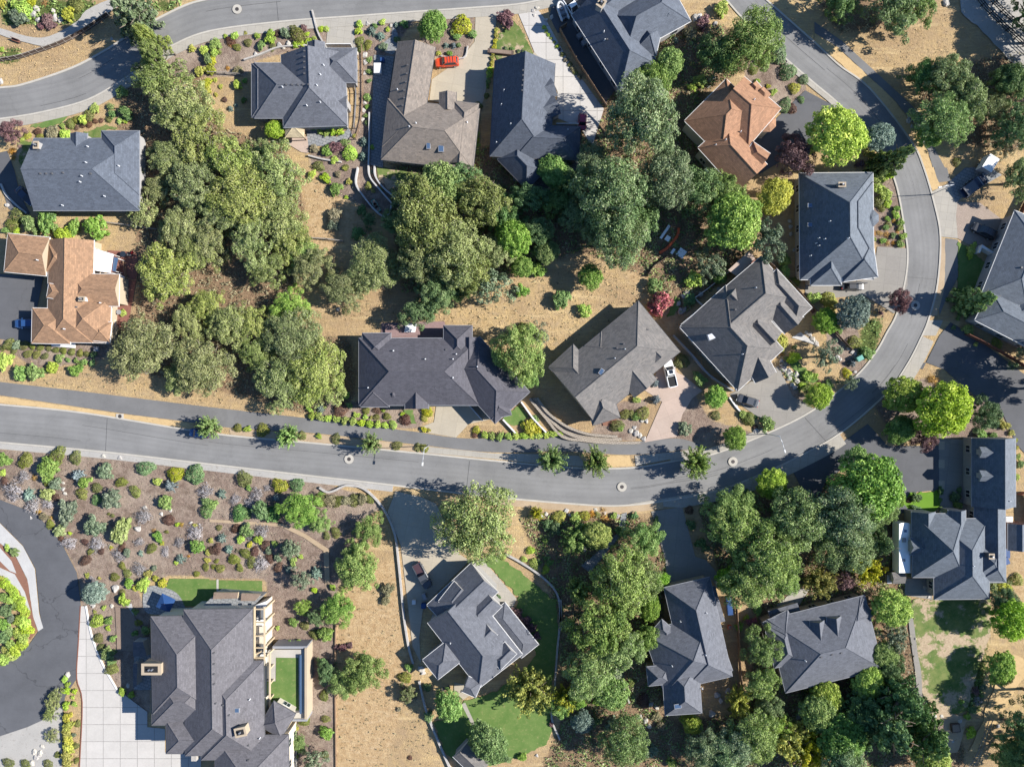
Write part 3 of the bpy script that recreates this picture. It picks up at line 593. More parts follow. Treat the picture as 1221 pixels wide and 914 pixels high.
# ---------------------------------------------------------------- roads, kerbs, pavements
U = [(-60, 478), (0, 483), (100, 493), (250, 517), (375, 529), (500, 541), (590, 550), (680, 558), (750, 558.5), (800, 551), (850, 542), (913, 518), (969, 490), (1021, 449), (1045, 420), (1058, 397), (1070, 374), (1080, 335), (1083, 305), (1080, 277), (1067, 213), (1040, 170), (1004, 127), (971, 98.5), (940, 72), (910, 45), (880, 15), (860, -10), (840, -40)]
LW = [(-60, 520), (0, 526), (120, 537), (250, 552), (380, 567), (469, 577), (579, 590), (680, 599), (736, 601.5), (790, 596), (853, 584), (905, 565), (949, 544.5), (1000, 516), (1054, 470), (1080, 435), (1098, 400), (1107, 377), (1116.6, 338), (1120, 283), (1113, 244), (1100, 200), (1085, 168.5), (1036.7, 107), (1000, 79), (971, 52), (912, 0), (880, -30)]
UL = [(-60, 147), (0, 141), (50, 133), (105, 118), (150, 92), (184, 68), (203.5, 54.7), (250, 36.5), (337, 25), (423, 18.6), (500, 13), (560, 9), (627, 3), (680, -12), (720, -30)]
UU = [(-60, 112), (0, 106), (28, 102), (87, 82), (130, 59), (166, 36), (219, 9), (250, 0), (300, -12), (400, -22), (600, -40), (700, -60)]
def road(name, a, b_, mat, label):
    A = [Vector(W(*p)) for p in a]; B = [Vector(W(*p)) for p in b_]
    P = smooth_line(A, 5) + list(reversed(smooth_line(B, 5)))
    inv = [(p.x / S + CX, CY - p.y / S) for p in P]
    return sheet(name, inv, mat, None, label)
def edge(name, pts, off, w, z1, mat, label=None, i0=None, i1=None, z0=0.0):
    P = smooth_line([Vector(W(*p)) for p in pts], 6); P = P[(i0 or 0) * 6:(None if i1 is None else i1 * 6 + 1)]
    o = strip_mb(P, w, z0, z1, off=off).build(name, mat); tag(o, label, None, None, 'structure'); return o
road('road', U, LW, M_road, 'wide grey asphalt road curving through the houses')
road('road', UL, UU, M_road, 'grey asphalt road along the upper edge')
M_lane = asphalt('worn_lane', (.158, .156, .153), .05); M_lane2 = asphalt('pale_lane', (.176, .174, .17), .05); M_seam = flat('tar_seam', (.05, .05, .052), .6); M_patch = asphalt('patch_asphalt', (.12, .12, .122), 0)
def lane(src, off, w_, mat, i0=0, i1=None, name='tyre_track'): ZC[0] += .0011; return edge(name, src, off, w_, ZC[0], mat, None, i0, i1, ZC[0] - .01)
for q in (-1.2, -2.5, -4.4, -5.7): lane(U, q - .1, .55, M_lane if q in (-1.2, -5.7) else M_lane2)
lane(U, -3.5, .5, M_lane2)
for q in (1.3, 2.7, 4.3, 5.2): lane(UL, q, .5, M_lane)
r9 = random.Random(3)
for k in range(13):
    i0 = r9.randrange(1, 24); lane(U, -r9.uniform(.8, 6.0), .05, M_seam, i0, i0 + r9.choice((1, 1, 2)), 'tar_seam')
for k in range(4): i0 = r9.randrange(1, 12); lane(UL, r9.uniform(1, 5), .05, M_seam, i0, i0 + 1, 'tar_seam')
for pts in ([(128, 499), (126, 538)], [(560, 549), (556, 586)], [(1068, 240), (1112, 233)], [(960, 498), (985, 526)], [(330, 2), (332, 25)], [(1080, 330), (1117, 333)]): strip_mb([Vector(W(*p)) for p in pts], .035, .0, ZC[0] + .002).build('tar_seam', M_seam)['kind'] = 'structure'
edge('kerb', U, .17, .34, .14, M_kerb); edge('kerb', LW, -.17, .34, .14, M_kerb, 'concrete kerb on the lower side of the road')
edge('kerb', UL, -.17, .34, .14, M_kerb); edge('kerb', UU, .2, .4, .14, M_kerb)
edge('pavement', UL, -1.25, 1.75, .125, M_conc, 'pale concrete pavement beside the upper road')
edge('pavement', LW, -.95, 1.15, .125, M_gravel, 'gravelly strip below the main road', 0, 5)
edge('pavement', LW, -1.0, 1.3, .125, M_dirt, 'sandy strip below the main road', 6, 9)
edge('pavement', LW, -1.5, 2.25, .125, M_conc, 'concrete pavement by the paved court', 10, 13)
edge('pavement', LW, -1.6, 2.4, .125, M_conc, 'concrete pavement below the curve', 14, 16)
edge('pavement', U, .95, 1.15, .125, M_conc, 'narrow concrete pavement on the upper side', 9, 11)
edge('pavement', U, .8, .9, .125, M_conc, None, 21, 24)
ST = lambda n, t, v, m, **k: sheet(n, tile(t, *v), m, **k)
PT = [(-30, 451), (0, 455), (103, 467), (250, 485), (368, 498.5), (464, 510.5), (500, 515), (561, 522.6), (671, 519), (701, 525), (750, 527), (807, 522.5), (838, 531)]
PB = [(-30, 468), (0, 471), (142, 492), (219, 502), (272, 509.5), (372, 516), (462, 526), (500, 530), (587, 539), (675, 538), (750, 542), (809, 537), (838, 534)]
road('footpath', PT, PB, M_path, 'asphalt footpath between verge and gardens')
sheet('verge', [(-30, 469), (0, 472), (142, 493), (222, 503), (240, 511), (222, 511), (100, 491), (-30, 477)], M_straw, None, 'dry straw verge beside the footpath', jit=.12)
sheet('verge', [(273, 511), (372, 517), (462, 527), (500, 531), (500, 539), (375, 527), (275, 518)], M_dirt, None, 'gravelly planted verge', jit=.1)
sheet('pavement', [(500, 531), (587, 540), (640, 541), (640, 552), (590, 547), (503, 539)], M_conc, .1, 'concrete crossing between footpath and road')
sheet('verge', [(690, 543), (750, 543), (755, 555), (700, 556)], M_straw, None, None, jit=.12)
sheet('pavement', [(640, 541), (690, 543), (700, 556), (640, 553)], M_conc, .1); sheet('pavement', [(757, 543), (806, 538), (840, 534), (850, 537), (800, 547), (758, 555)], M_conc, .1)
# path on the far side of the upper right road
sheet('footpath', tile('E', 0, 120, 150, 225, 330, 390, 470, 520, 600, 640, 650, 800, 710, 914, 645, 914, 620, 830, 545, 680, 430, 540, 300, 420, 130, 260, 0, 180), M_path, None, 'asphalt footpath beside the upper right road')
sheet('footpath', [(1114, 200), (1129, 200), (1133, 216), (1115, 218)], M_path); sheet('footpath', [(1127, 284), (1142, 286), (1142, 331), (1128, 356), (1120, 376), (1118, 350)], M_path)
sheet('verge', tile('E', 0, 185, 130, 262, 300, 422, 430, 542, 540, 685, 618, 830, 640, 914, 600, 914, 535, 780, 310, 490, 0, 228), M_straw, None, 'dry straw verge by the upper right road', jit=.1)
sheet('verge', tile('J', 600, 0, 650, 0, 685, 110, 640, 125), M_straw, jit=.1); sheet('verge', [(1121, 283), (1127, 284), (1126, 345), (1117, 376), (1109, 378), (1118, 338)], M_dirt, jit=.08)
sheet('pavement', tile('J', 640, 130, 740, 80, 780, 180, 770, 260, 780, 385, 685, 375, 655, 200), M_conc, .09, 'pale concrete crossover at the right driveway')
sheet('pavement', tile('J', 625, 830, 700, 830, 660, 914, 590, 914), M_conc, .09)
# ---------------------------------------------------------------- drives and courts
D = lambda pts, m, lab=None, **k: sheet('driveway', pts, m, None, lab, **k)
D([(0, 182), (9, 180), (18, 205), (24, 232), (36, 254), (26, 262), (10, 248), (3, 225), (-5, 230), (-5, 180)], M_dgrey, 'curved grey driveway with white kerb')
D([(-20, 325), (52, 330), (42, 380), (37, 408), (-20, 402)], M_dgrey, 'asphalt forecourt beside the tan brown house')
D([(391, 33), (422, 29), (424, 60), (388, 62)], M_conc); D([(567, 20), (593, 18), (587, 60), (578, 115), (572, 132), (512, 120), (515, 95), (550, 70), (566, 50)], M_tan, 'tan concrete driveway with the orange car')
D([(617, 14), (640, 10), (652, 26), (676, 70), (720, 130), (706, 175), (692, 152), (662, 140), (665, 110), (655, 88), (637, 62), (628, 40)], M_pad, 'cream chequered driveway climbing past the navy house')
D([(637, 62), (656, 84), (640, 80), (630, 74)], M_tan)
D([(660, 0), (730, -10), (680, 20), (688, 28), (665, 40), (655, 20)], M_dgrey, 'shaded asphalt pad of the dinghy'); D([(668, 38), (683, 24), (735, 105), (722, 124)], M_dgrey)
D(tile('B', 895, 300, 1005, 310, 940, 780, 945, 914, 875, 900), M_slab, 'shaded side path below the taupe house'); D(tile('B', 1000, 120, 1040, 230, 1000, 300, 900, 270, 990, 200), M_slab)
D([(960, 108), (990, 124), (996, 127), (985, 140), (960, 175), (905, 208), (893, 175), (925, 142)], M_dgrey, 'grey driveway beside the rust brown house')
D([(1046, 294), (1081, 296), (1082, 340), (1066, 374), (1030, 352), (960, 358), (960, 340), (1040, 333)], M_grey, 'grey concrete forecourt of the blue-grey house')
D([(918, 440), (928, 436), (945, 472), (972, 488), (926, 512), (885, 484), (870, 470), (884, 462)], M_grey, 'grey concrete forecourt with the dark parked car')
D(tile('N', 75, 290, 130, 245, 180, 130, 240, 110, 260, 200, 300, 220, 400, 300, 345, 340, 290, 430, 260, 550, 85, 580, 180, 360), M_pink, 'pale pink driveway of the white pickup')
D(tile('M', 80, 470, 100, 330, 250, 320, 390, 455, 270, 480, 200, 555, 0, 520, 0, 500), M_tan, 'tan forecourt of the purple-black house')
D(tile('J', 765, 185, 900, 190, 1030, 290, 1000, 420, 860, 430, 780, 385), M_block, 'paved driveway with the dark car on the right')
D(tile('J', 730, 80, 820, 0, 960, 0, 1020, 40, 800, 165, 770, 190), M_slab)
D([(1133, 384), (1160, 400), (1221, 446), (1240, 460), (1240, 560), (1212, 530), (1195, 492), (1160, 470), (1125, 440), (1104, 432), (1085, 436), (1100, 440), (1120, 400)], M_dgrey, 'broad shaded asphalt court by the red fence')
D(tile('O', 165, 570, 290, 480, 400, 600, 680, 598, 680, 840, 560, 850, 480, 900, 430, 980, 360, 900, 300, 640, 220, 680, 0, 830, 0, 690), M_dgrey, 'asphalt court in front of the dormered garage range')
D(tile('O', 677, 565, 850, 565, 850, 960, 680, 960), M_grey, 'concrete apron of the garage range')
for y0 in (575, 675, 790): sheet('paving_band', tile('O', 676, y0, 708, y0, 708, y0 + 45, 676, y0 + 45), M_tan)
D([(472, 585), (502, 592), (520, 600), (548, 660), (560, 668), (515, 712), (505, 720), (500, 760), (502, 790), (492, 770), (484, 700), (478, 650), (462, 610)], M_tan, 'tan driveway down to the red pickup')
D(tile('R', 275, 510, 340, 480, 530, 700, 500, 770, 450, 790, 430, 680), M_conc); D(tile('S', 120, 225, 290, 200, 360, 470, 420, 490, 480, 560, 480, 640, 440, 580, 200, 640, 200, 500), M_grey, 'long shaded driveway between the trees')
D(tile('S', 0, 190, 80, 195, 290, 205, 480, 170, 560, 120, 460, 110, 0, 185), M_conc); D([(940, 552), (965, 545), (990, 560), (975, 595), (955, 580)], M_dgrey)
D([(921, 742), (918, 728), (950, 700), (965, 702), (950, 725)], M_conc)
LOOPO = [(-25, 585), (0, 595), (44, 612), (74, 647), (92, 682), (97, 722), (95, 770), (92, 808), (78, 830), (72, 880), (60, 905), (20, 880), (0, 885), (-25, 890)]
LOOPI = [(-25, 790), (0, 790), (33, 771), (51, 745), (48, 731), (43, 678), (28, 650), (0, 622), (-25, 605)]
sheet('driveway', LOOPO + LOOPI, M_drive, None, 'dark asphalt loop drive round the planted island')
D([(-25, 878), (0, 877), (33, 866), (55, 856), (75, 840), (74, 930), (-25, 930)], M_gravel, 'pale gravelled forecourt at the lower corner')
D([(96, 722), (103, 722), (109, 756), (122, 790), (140, 821), (176, 848), (176, 866), (197, 868), (197, 896), (240, 898), (240, 930), (95, 930), (98.5, 836), (92, 808)], M_pad, 'pale jointed concrete driveway of the mansion')
# island inside the loop
sheet('gravel_path', [(-25, 606), (0, 623), (28, 651), (42, 678), (47, 731), (52, 748), (46, 752), (40, 735), (33, 690), (18, 660), (-25, 628)], M_white, None, 'white gravel edging of the island')
sheet('bark_bed', [(-25, 629), (18, 661), (33, 691), (40, 736), (45, 752), (36, 762), (26, 700), (10, 680), (-25, 665)], M_red, None, 'red bark bed on the island', jit=.08)
sheet('gravel_path', [(-25, 640), (0, 652), (14, 668), (20, 683), (12, 680), (0, 668), (-25, 655)], M_white); sheet('gravel_path', [(-25, 668), (0, 676), (18, 684), (30, 705), (37, 728), (32, 726), (24, 704), (10, 692), (-25, 684)], M_white)
# lawns and beds
LN = lambda pts, m=None, lab=None, **k: sheet('lawn', pts, m or M_lawn, None, lab, seg=.6, jit=k.pop('jit', .24), **k)
LN([(20, 170), (46, 168), (42, 196), (24, 200)], M_lawnd); LN(tile('A', 460, 720, 580, 680, 640, 700, 560, 712, 545, 760, 470, 760), M_lawnd); LN(tile('A', 280, 650, 380, 625, 350, 660, 250, 700, 160, 690), M_lawn)
LN([(592, 72), (590, 62), (596, 40), (612, 24), (622, 36), (636, 64), (629, 73)], M_lawnd, 'small lawn beside the cream chequered driveway')
LN(tile('3', 512, 255, 849, 300, 800, 345, 700, 400, 610, 430, 520, 340), M_lawnd, 'lawn below the taupe house'); LN([(1085, 588), (1120, 584), (1121, 604), (1112, 610), (1080, 612), (1078, 597)], M_lawnb, 'vivid green lawn beside the garage range')
LN(tile('R', 340, 490, 400, 450, 560, 560, 700, 680, 750, 750, 745, 914, 640, 914, 530, 770, 540, 690, 430, 570), M_lawn, 'shaded lawn beside the slate house')
LN(tile('W', 245, 545, 330, 535, 420, 500, 560, 400, 700, 560, 725, 720, 690, 790, 560, 850, 400, 905, 250, 914, 140, 830, 80, 670, 200, 620), M_lawn, 'long green lawn below the slate house')
LN(tile('W', 470, 70, 530, 40, 640, 0, 745, 0, 762, 250, 725, 430, 705, 555, 560, 400, 640, 300), M_lawn, 'shaded lawn along the right side of the slate house')
LN(tile('Y', 530, 0, 960, 0, 960, 180, 880, 420, 830, 600, 700, 650, 600, 600, 570, 400, 540, 130), M_lawnd, 'worn patchy lawn below the big grey house')
LN(tile('P', 905, 640, 925, 590, 1142, 592, 1142, 740, 1010, 740, 960, 690), M_lawn, 'mown lawn above the mansion', jit=0); LN([(250, 691), (258.5, 691), (258.5, 722), (250, 722)], M_lawn, jit=0); LN([(261, 691), (313, 692), (313, 706), (261, 710)], M_lawn, None, jit=0)
LN(tile('M', 450, 455, 545, 365, 590, 440, 560, 480, 500, 490), M_lawn, 'triangular lawn beside the purple-black house'); LN(tile('J', 780, 400, 840, 440, 960, 540, 930, 660, 780, 690, 780, 520), M_lawn)
LN(tile('I', 200, 820, 250, 700, 285, 740, 240, 800), M_lawn); LN(tile('L', 1060, 405, 1110, 400, 1125, 480, 1100, 480), M_lawn); LN(tile('N', 840, 120, 880, 110, 1040, 240, 1000, 260, 940, 240), M_lawn); LN(tile('N', 590, 395, 640, 420, 720, 440, 640, 470, 600, 450), M_lawn)
sheet('path', tile('A', 0, 155, 150, 200, 270, 200, 420, 120, 470, 60, 600, 0, 700, 0, 560, 90, 420, 170, 270, 250, 150, 235, 0, 190), M_gravel, None, 'grey gravel path past the red bench', curve=3)
sheet('path', tile('2', 265, 440, 330, 400, 460, 500, 500, 590, 460, 500), M_white); sheet('path', tile('W', 230, 570, 250, 560, 305, 680, 290, 690), M_conc); sheet('path', tile('P', 690, 730, 720, 725, 740, 850, 790, 900, 760, 914, 700, 830), M_white)
sheet('path', [(258.5, 690), (261, 690), (261, 724), (258.5, 724)], M_kerb); sheet('path', tile('Q', 0, 268, 400, 292, 520, 345, 650, 430, 655, 620, 630, 620, 620, 440, 510, 365, 390, 308, 0, 282), M_dirt, None, 'sandy garden path across the mulch')
sheet('path', tile('R', 880, 520, 940, 470, 1080, 340, 1100, 240, 1130, 230, 1120, 330, 1060, 400, 960, 520, 930, 560), M_slab, None, 'stepping stone path through the shaded garden'); sheet('path', tile('T', 425, 130, 500, 200, 520, 230, 440, 240), M_dgrey)
sheet('patio', tile('P', 800, 640, 860, 630, 960, 665, 1005, 735, 1000, 775, 810, 780, 780, 700), M_slab, None, 'round slate patio under the blue parasol', curve=4)
sheet('patio', tile('B', 410, 770, 420, 745, 540, 745, 540, 835, 500, 830, 410, 775), M_pink, None, 'peach patio of the gazebo'); sheet('patio', tile('B', 520, 660, 590, 650, 600, 740, 700, 745, 760, 700, 780, 740, 700, 790, 540, 800), M_slab)
sheet('patio', tile('F', 590, 450, 740, 460, 760, 520, 740, 640, 700, 860, 620, 880, 590, 600), M_brick, None, 'brown brick patio beside the tan brown house'); sheet('patio', tile('T', 490, 590, 640, 590, 640, 705, 490, 680), M_grey, None, 'shaded concrete patio by the little shed')
sheet('patio', tile('W', 1025, 450, 1115, 520, 1110, 590, 1030, 600), M_brick, None, 'small red brick terrace among the bushes'); sheet('patio', tile('W', 190, 450, 240, 460, 290, 510, 240, 545, 190, 500), M_tan)
sheet('patio', tile('I', 540, 550, 655, 452, 690, 500, 600, 595), M_brick); sheet('patio', tile('Y', 590, 590, 830, 640, 780, 830, 700, 840), M_dirt, jit=.1)
sheet('patio', [(455, 385), (530, 383), (535, 405), (455, 405)], M_mauve, None, 'mauve paved terrace above the purple-black house'); sheet('patio', [(611, 188), (690, 190), (690, 220), (650, 225), (612, 215)], M_slab)
sheet('patio', tile('H', 510, 0, 790, 0, 800, 100, 680, 130, 510, 70), M_slab); sheet('bark_bed', tile('M', 985, 420, 1060, 415, 1080, 470, 1120, 485, 1000, 490), M_red, jit=.08)
sheet('path', tile('M', 640, 342, 700, 430, 800, 500, 900, 540, 985, 550, 1075, 553, 1090, 575, 1000, 576, 890, 565, 780, 540, 690, 455, 612, 347), M_stone2, None, 'curved stone paved terrace between the retaining walls')
sheet('gravel_bed', tile('M', 600, 340, 640, 335, 790, 520, 740, 535), M_stone2); sheet('gravel_bed', tile('P', 630, 745, 700, 745, 800, 900, 800, 990, 640, 980), M_mulch, jit=.05)
sheet('track', tile('Y', 1040, 280, 1142, 320, 1142, 420, 1000, 640, 890, 830, 840, 830, 900, 700, 980, 460), M_straw, None, 'golden dry grass strip along the fence', jit=.25)
sheet('track', tile('E', 790, 0, 1142, 0, 1142, 400, 1060, 330, 900, 160, 800, 70), M_gravel, None, 'shaded gravel track in the corner', jit=.2)
sheet('path', tile('Y', 510, 100, 535, 105, 560, 290, 580, 400, 585, 580, 562, 580, 548, 400, 532, 290), M_grey, None, 'narrow grey path beside the worn lawn', curve=3)
# ---------------------------------------------------------------- plants
LEAF = {}; LG = 2.95
def lm(k, d, m, l, tr=.25, dead=None): LEAF[k] = leafmat('leaves_' + k, *[tuple(min(.8, x * LG) for x in c) for c in (d, m, l)], tr, dead)
def lsm(k, *a): global LG; q = LG; LG = 1.55; lm(k, *a); LG = q
lm('oak', (.044, .058, .016), (.096, .114, .034), (.158, .168, .064), .34, (.2, .19, .15))
lm('oakg', (.036, .056, .016), (.080, .112, .034), (.140, .172, .062), .32, (.2, .19, .15))
lm('oakb', (.034, .060, .014), (.074, .114, .027), (.132, .164, .052), .3)
lm('green', (.028, .052, .012), (.066, .108, .024), (.125, .165, .05), .28)
lm('dark', (.018, .036, .013), (.040, .072, .023), (.082, .115, .045), .2)
lm('pine', (.032, .054, .022), (.070, .100, .042), (.135, .158, .080), .3, (.2, .2, .17))
lm('lime', (.06, .09, .014), (.12, .165, .022), (.20, .23, .05), .3)
lm('bright', (.036, .072, .010), (.078, .14, .018), (.14, .20, .04), .3)
lsm('yellow', (.12, .13, .018), (.26, .26, .04), (.42, .39, .075), .3)
lsm('gold', (.10, .12, .015), (.21, .225, .028), (.35, .32, .05), .3)
lm('plum', (.026, .015, .017), (.056, .028, .029), (.105, .058, .056), .2)
lsm('blue', (.075, .10, .10), (.14, .172, .175), (.24, .28, .285), .1)
lsm('sage', (.06, .085, .05), (.11, .145, .085), (.19, .22, .14), .2)
lsm('teal', (.065, .10, .08), (.125, .175, .14), (.21, .265, .215), .15)
lsm('lilac', (.11, .105, .10), (.20, .188, .19), (.32, .30, .305), .15)
lsm('olive', (.055, .064, .014), (.108, .118, .026), (.17, .175, .048), .2)
lsm('amber', (.16, .085, .02), (.34, .19, .035), (.5, .32, .07), .25)
lsm('barb', (.035, .018, .014), (.075, .038, .026), (.12, .065, .04), .15)
lsm('pale', (.14, .18, .05), (.25, .30, .10), (.37, .41, .18), .3)
lsm('dry', (.08, .075, .045), (.15, .135, .075), (.24, .21, .125), .2)
lsm('pink', (.07, .075, .03), (.22, .06, .07), (.42, .12, .15), .25)
M_bark = mottled('tree_bark', (.12, .095, .075), (.2, .17, .14), .8, 6, .6)
M_branch = mottled('pale_branch', (.22, .2, .17), (.3, .27, .24), .8, 6, .6)

def leaf_mesh(name, C, O, size, tint, up=.6, asp=.55, flat_=.0):
    """one mesh of rhombic leaf sprays: centres C, outward dirs O, sizes, tints"""
    n = len(C); N = O + nrng.normal(0, .55, (n, 3)) + np.array([0, 0, up]); N /= np.linalg.norm(N, axis=1)[:, None] + 1e-9
    T = nrng.normal(0, 1, (n, 3)); T -= (T * N).sum(1)[:, None] * N; T /= np.linalg.norm(T, axis=1)[:, None] + 1e-9
    B = np.cross(N, T); s = size[:, None]
    V = np.stack([C - T * s, C - B * s * asp + N * s * .12, C + T * s, C + B * s * asp + N * s * .12], 1).reshape(-1, 3)
    me = bpy.data.meshes.new(name); me.vertices.add(4 * n); me.vertices.foreach_set('co', V.astype('f').ravel())
    me.loops.add(4 * n); me.polygons.add(n); me.loops.foreach_set('vertex_index', np.arange(4 * n, dtype='i')); me.polygons.foreach_set('loop_start', np.arange(0, 4 * n, 4, dtype='i'))
    at = me.attributes.new('tint', 'FLOAT', 'POINT'); at.data.foreach_set('value', np.repeat(np.clip(tint, 0, 1), 4).astype('f')); me.update(); return me
def cloud(clumps, per, size, tvar=.16, up=.35, asp=.55, sizevar=.4):
    C, O, Sz, Tn = [], [], [], []
    for (c, rad, f) in clumps:
        n = max(4, int(per * f)); d = nrng.normal(0, 1, (n, 3)); d[:, 2] = np.abs(d[:, 2]) * .9 - .28; d /= np.linalg.norm(d, axis=1)[:, None]
        rr = nrng.uniform(.35, 1.08, (n, 1)) ** .6
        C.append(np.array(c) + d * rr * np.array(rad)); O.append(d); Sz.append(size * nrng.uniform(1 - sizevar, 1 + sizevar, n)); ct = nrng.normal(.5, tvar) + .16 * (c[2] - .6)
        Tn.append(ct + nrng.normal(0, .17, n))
    return np.concatenate(C), np.concatenate(O), np.concatenate(Sz), np.concatenate(Tn)
def crown_oak(seed, n=62, per=88, size=.04, lob=.16, low=.34, gap=.0):
    global nrng; nrng = np.random.default_rng(seed); ph = nrng.uniform(0, 6.28, 3); cl = []
    for i in range(n):
        a = i * 2.39996 + nrng.normal(0, .25); r = math.sqrt((i + .5) / n) * .86
        out = 1 + lob * math.sin(3 * a + ph[0]) + lob * .7 * math.sin(5 * a + ph[1]); r *= out
        z = low + .5 * math.sqrt(max(0.0, 1 - min(1, (r / 1.02)) ** 2)) + nrng.uniform(-.09, .05); rad = nrng.uniform(.07, .21) * (1.12 - .25 * r)
        if nrng.random() < gap: continue
        cl.append(((r * math.cos(a), r * math.sin(a), z), (rad, rad, rad * .62), (rad / .17) ** 2))
        if i % 3 == 0: cl.append(((r * .8 * math.cos(a + .4), r * .8 * math.sin(a + .4), z - .2), (rad * 1.1, rad * 1.1, rad * .6), .6))
    return cloud(cl, per, size)
def crown_round(seed, n=70, per=70, size=.05):
    global nrng; nrng = np.random.default_rng(seed); cl = []
    for i in range(n):
        a = i * 2.39996; r = math.sqrt((i + .5) / n) * .84 * (1 + .08 * math.sin(4 * a + seed)); z = .36 + .55 * math.sqrt(max(0, 1 - r * r)) + nrng.uniform(-.06, .03); rad = nrng.uniform(.11, .19)
        cl.append(((r * math.cos(a), r * math.sin(a), z), (rad, rad, rad * .7), 1))
        if i % 3 == 0: cl.append(((r * .9 * math.cos(a + .3), r * .9 * math.sin(a + .3), z * .6), (rad, rad, rad * .7), .6))
    return cloud(cl, per, size)
def crown_pine(seed, layers=9, per=52, size=.037, drop=.10, nb=9, low=.14):
    """whorls of radiating boughs, shorter towards the top"""
    global nrng; nrng = np.random.default_rng(seed); cl = []
    for k in range(layers):
        z = low + (1 - low) * (k / layers); L = (1 - k / layers) ** .72 * nrng.uniform(.86, 1.06); m = max(4, int(nb * (1 - .5 * k / layers)))
        for j in range(m):
            a = 2 * math.pi * (j + nrng.uniform(-.3, .3)) / m + k * .7; l = L * nrng.uniform(.72, 1.08)
            for s in (np.linspace(.22, 1, max(2, int(6 * l)))):
                w = .05 + .1 * (1 - abs(s - .55)); cl.append(((l * s * math.cos(a) + nrng.normal(0, .02), l * s * math.sin(a) + nrng.normal(0, .02), z - drop * s * l + nrng.normal(0, .012) + .03 * s * s), (w, w, w * .35), .55 + .7 * s))
    cl.append(((0, 0, .99), (.05, .05, .06), 1))
    return cloud(cl, per, size, .12, up=.5, asp=.4)
def crown_spiky(seed, nb=95, per=18, size=.042, low=.25):
    """young street tree: rising twiggy branches with loose leaves"""
    global nrng; nrng = np.random.default_rng(seed); cl = []
    for j in range(nb):
        a = j * 2.39996 + nrng.normal(0, .2); l = nrng.uniform(.5, 1.08) * (1 if j % 3 else .55); z1 = nrng.uniform(.35, .8) if j % 3 else nrng.uniform(.75, 1)
        for s in np.linspace(.25, 1, 6): w = .1 * (1.25 - .6 * s); cl.append(((l * s * math.cos(a), l * s * math.sin(a), .3 + (z1 - .3) * s), (w * 1.25, w * 1.25, w), 1.1 - .3 * s))
    return cloud(cl, per, size, .15, asp=.45)
def ball(seed, n=950, size=.085, rough=.05, zs=1.0, tv=.14):
    """clipped dome: tight little leaves over the whole surface"""
    global nrng; nrng = np.random.default_rng(seed); d = nrng.normal(0, 1, (n, 3)); d[:, 2] = np.abs(d[:, 2]) - .1; d /= np.linalg.norm(d, axis=1)[:, None]
    ph = nrng.uniform(0, 6, 4); b = 1 + .10 * np.sin(3 * np.arctan2(d[:, 1], d[:, 0]) + ph[0]) + .06 * np.sin(5 * d[:, 0] * 2 + ph[1]) + .05 * np.sin(7 * d[:, 1] + ph[2])
    r = b * (1 - np.abs(nrng.normal(0, rough, n))) * nrng.choice([1, 1, 1, .8], n); C = d * r[:, None] * np.array([.96, .96, .9]); C[:, 2] = np.maximum(C[:, 2] + .06, .03)
    t = .5 + .2 * np.sin(4 * d[:, 0] + ph[3]) * np.sin(4 * d[:, 1] + ph[0]) + nrng.normal(0, tv, n)
    return C, d, size * nrng.uniform(.6, 1.4, n), t
def bush(seed, n=26, per=46, size=.10, lob=.2):
    global nrng; nrng = np.random.default_rng(seed); cl = []
    for i in range(n):
        a = i * 2.39996 + nrng.normal(0, .3); r = math.sqrt((i + .5) / n) * .76 * (1 + lob * math.sin(3 * a + seed)); z = .16 + .62 * math.sqrt(max(0, 1 - r * r)) + nrng.uniform(-.12, .1); rad = nrng.uniform(.17, .3)
        cl.append(((r * math.cos(a), r * math.sin(a), z), (rad, rad, rad * .8), 1))
        if i % 4 == 0: cl.append(((r * 1.05 * math.cos(a), r * 1.05 * math.sin(a), .15), (rad, rad, .14), .7))
    return cloud(cl, per, size)
def spikes(seed, n=520, size=.16, zs=.75):
    """grass-like or lavender mound: thin blades radiating from the base"""
    global nrng; nrng = np.random.default_rng(seed); a = nrng.uniform(0, 6.283, n); e = np.arccos(nrng.uniform(0.02, 1, n)); l = nrng.uniform(.45, 1.08, n) * (1 + .2 * np.sin(4 * a + seed))
    d = np.stack([np.sin(e) * np.cos(a), np.sin(e) * np.sin(a), np.cos(e) * zs], 1); C = d * l[:, None]; C += nrng.normal(0, .03, C.shape); C[:, 2] = np.maximum(C[:, 2], .03)
    return C, d, size * nrng.uniform(.6, 1.3, n), .5 + .22 * np.sin(3 * a + seed * 2) * l + nrng.normal(0, .2, n)
PROTO = {
 'oak': [crown_oak(s, 84 + 8 * (s % 3), 170, .0265, .22, .34, .1) for s in range(21, 27)], 'big': [crown_oak(s, 140, 160, .0225, .16, .33, .05) for s in range(31, 34)],
 'round': [crown_round(s, 80, 165, .032) for s in range(41, 45)], 'pine': [crown_pine(s) for s in range(51, 55)], 'cone': [crown_pine(s, 12, 26, .06, .07, 8, .04) for s in range(61, 63)],
 'spiky': [crown_spiky(s) for s in range(71, 75)], 'sparse': [crown_oak(s, 60, 75, .04, .25, .3, .2) for s in range(81, 84)],
 'ball': [ball(s) for s in range(91, 95)], 'bush': [bush(s) for s in range(101, 105)], 'spikes': [spikes(s) for s in range(111, 114)],
 'spruce': [crown_pine(s, 6, 16, .12, .12, 8, .06) for s in range(121, 123)], 'column': [ball(s, 1500, .05, .1) for s in (131, 132)]}
PM = {}
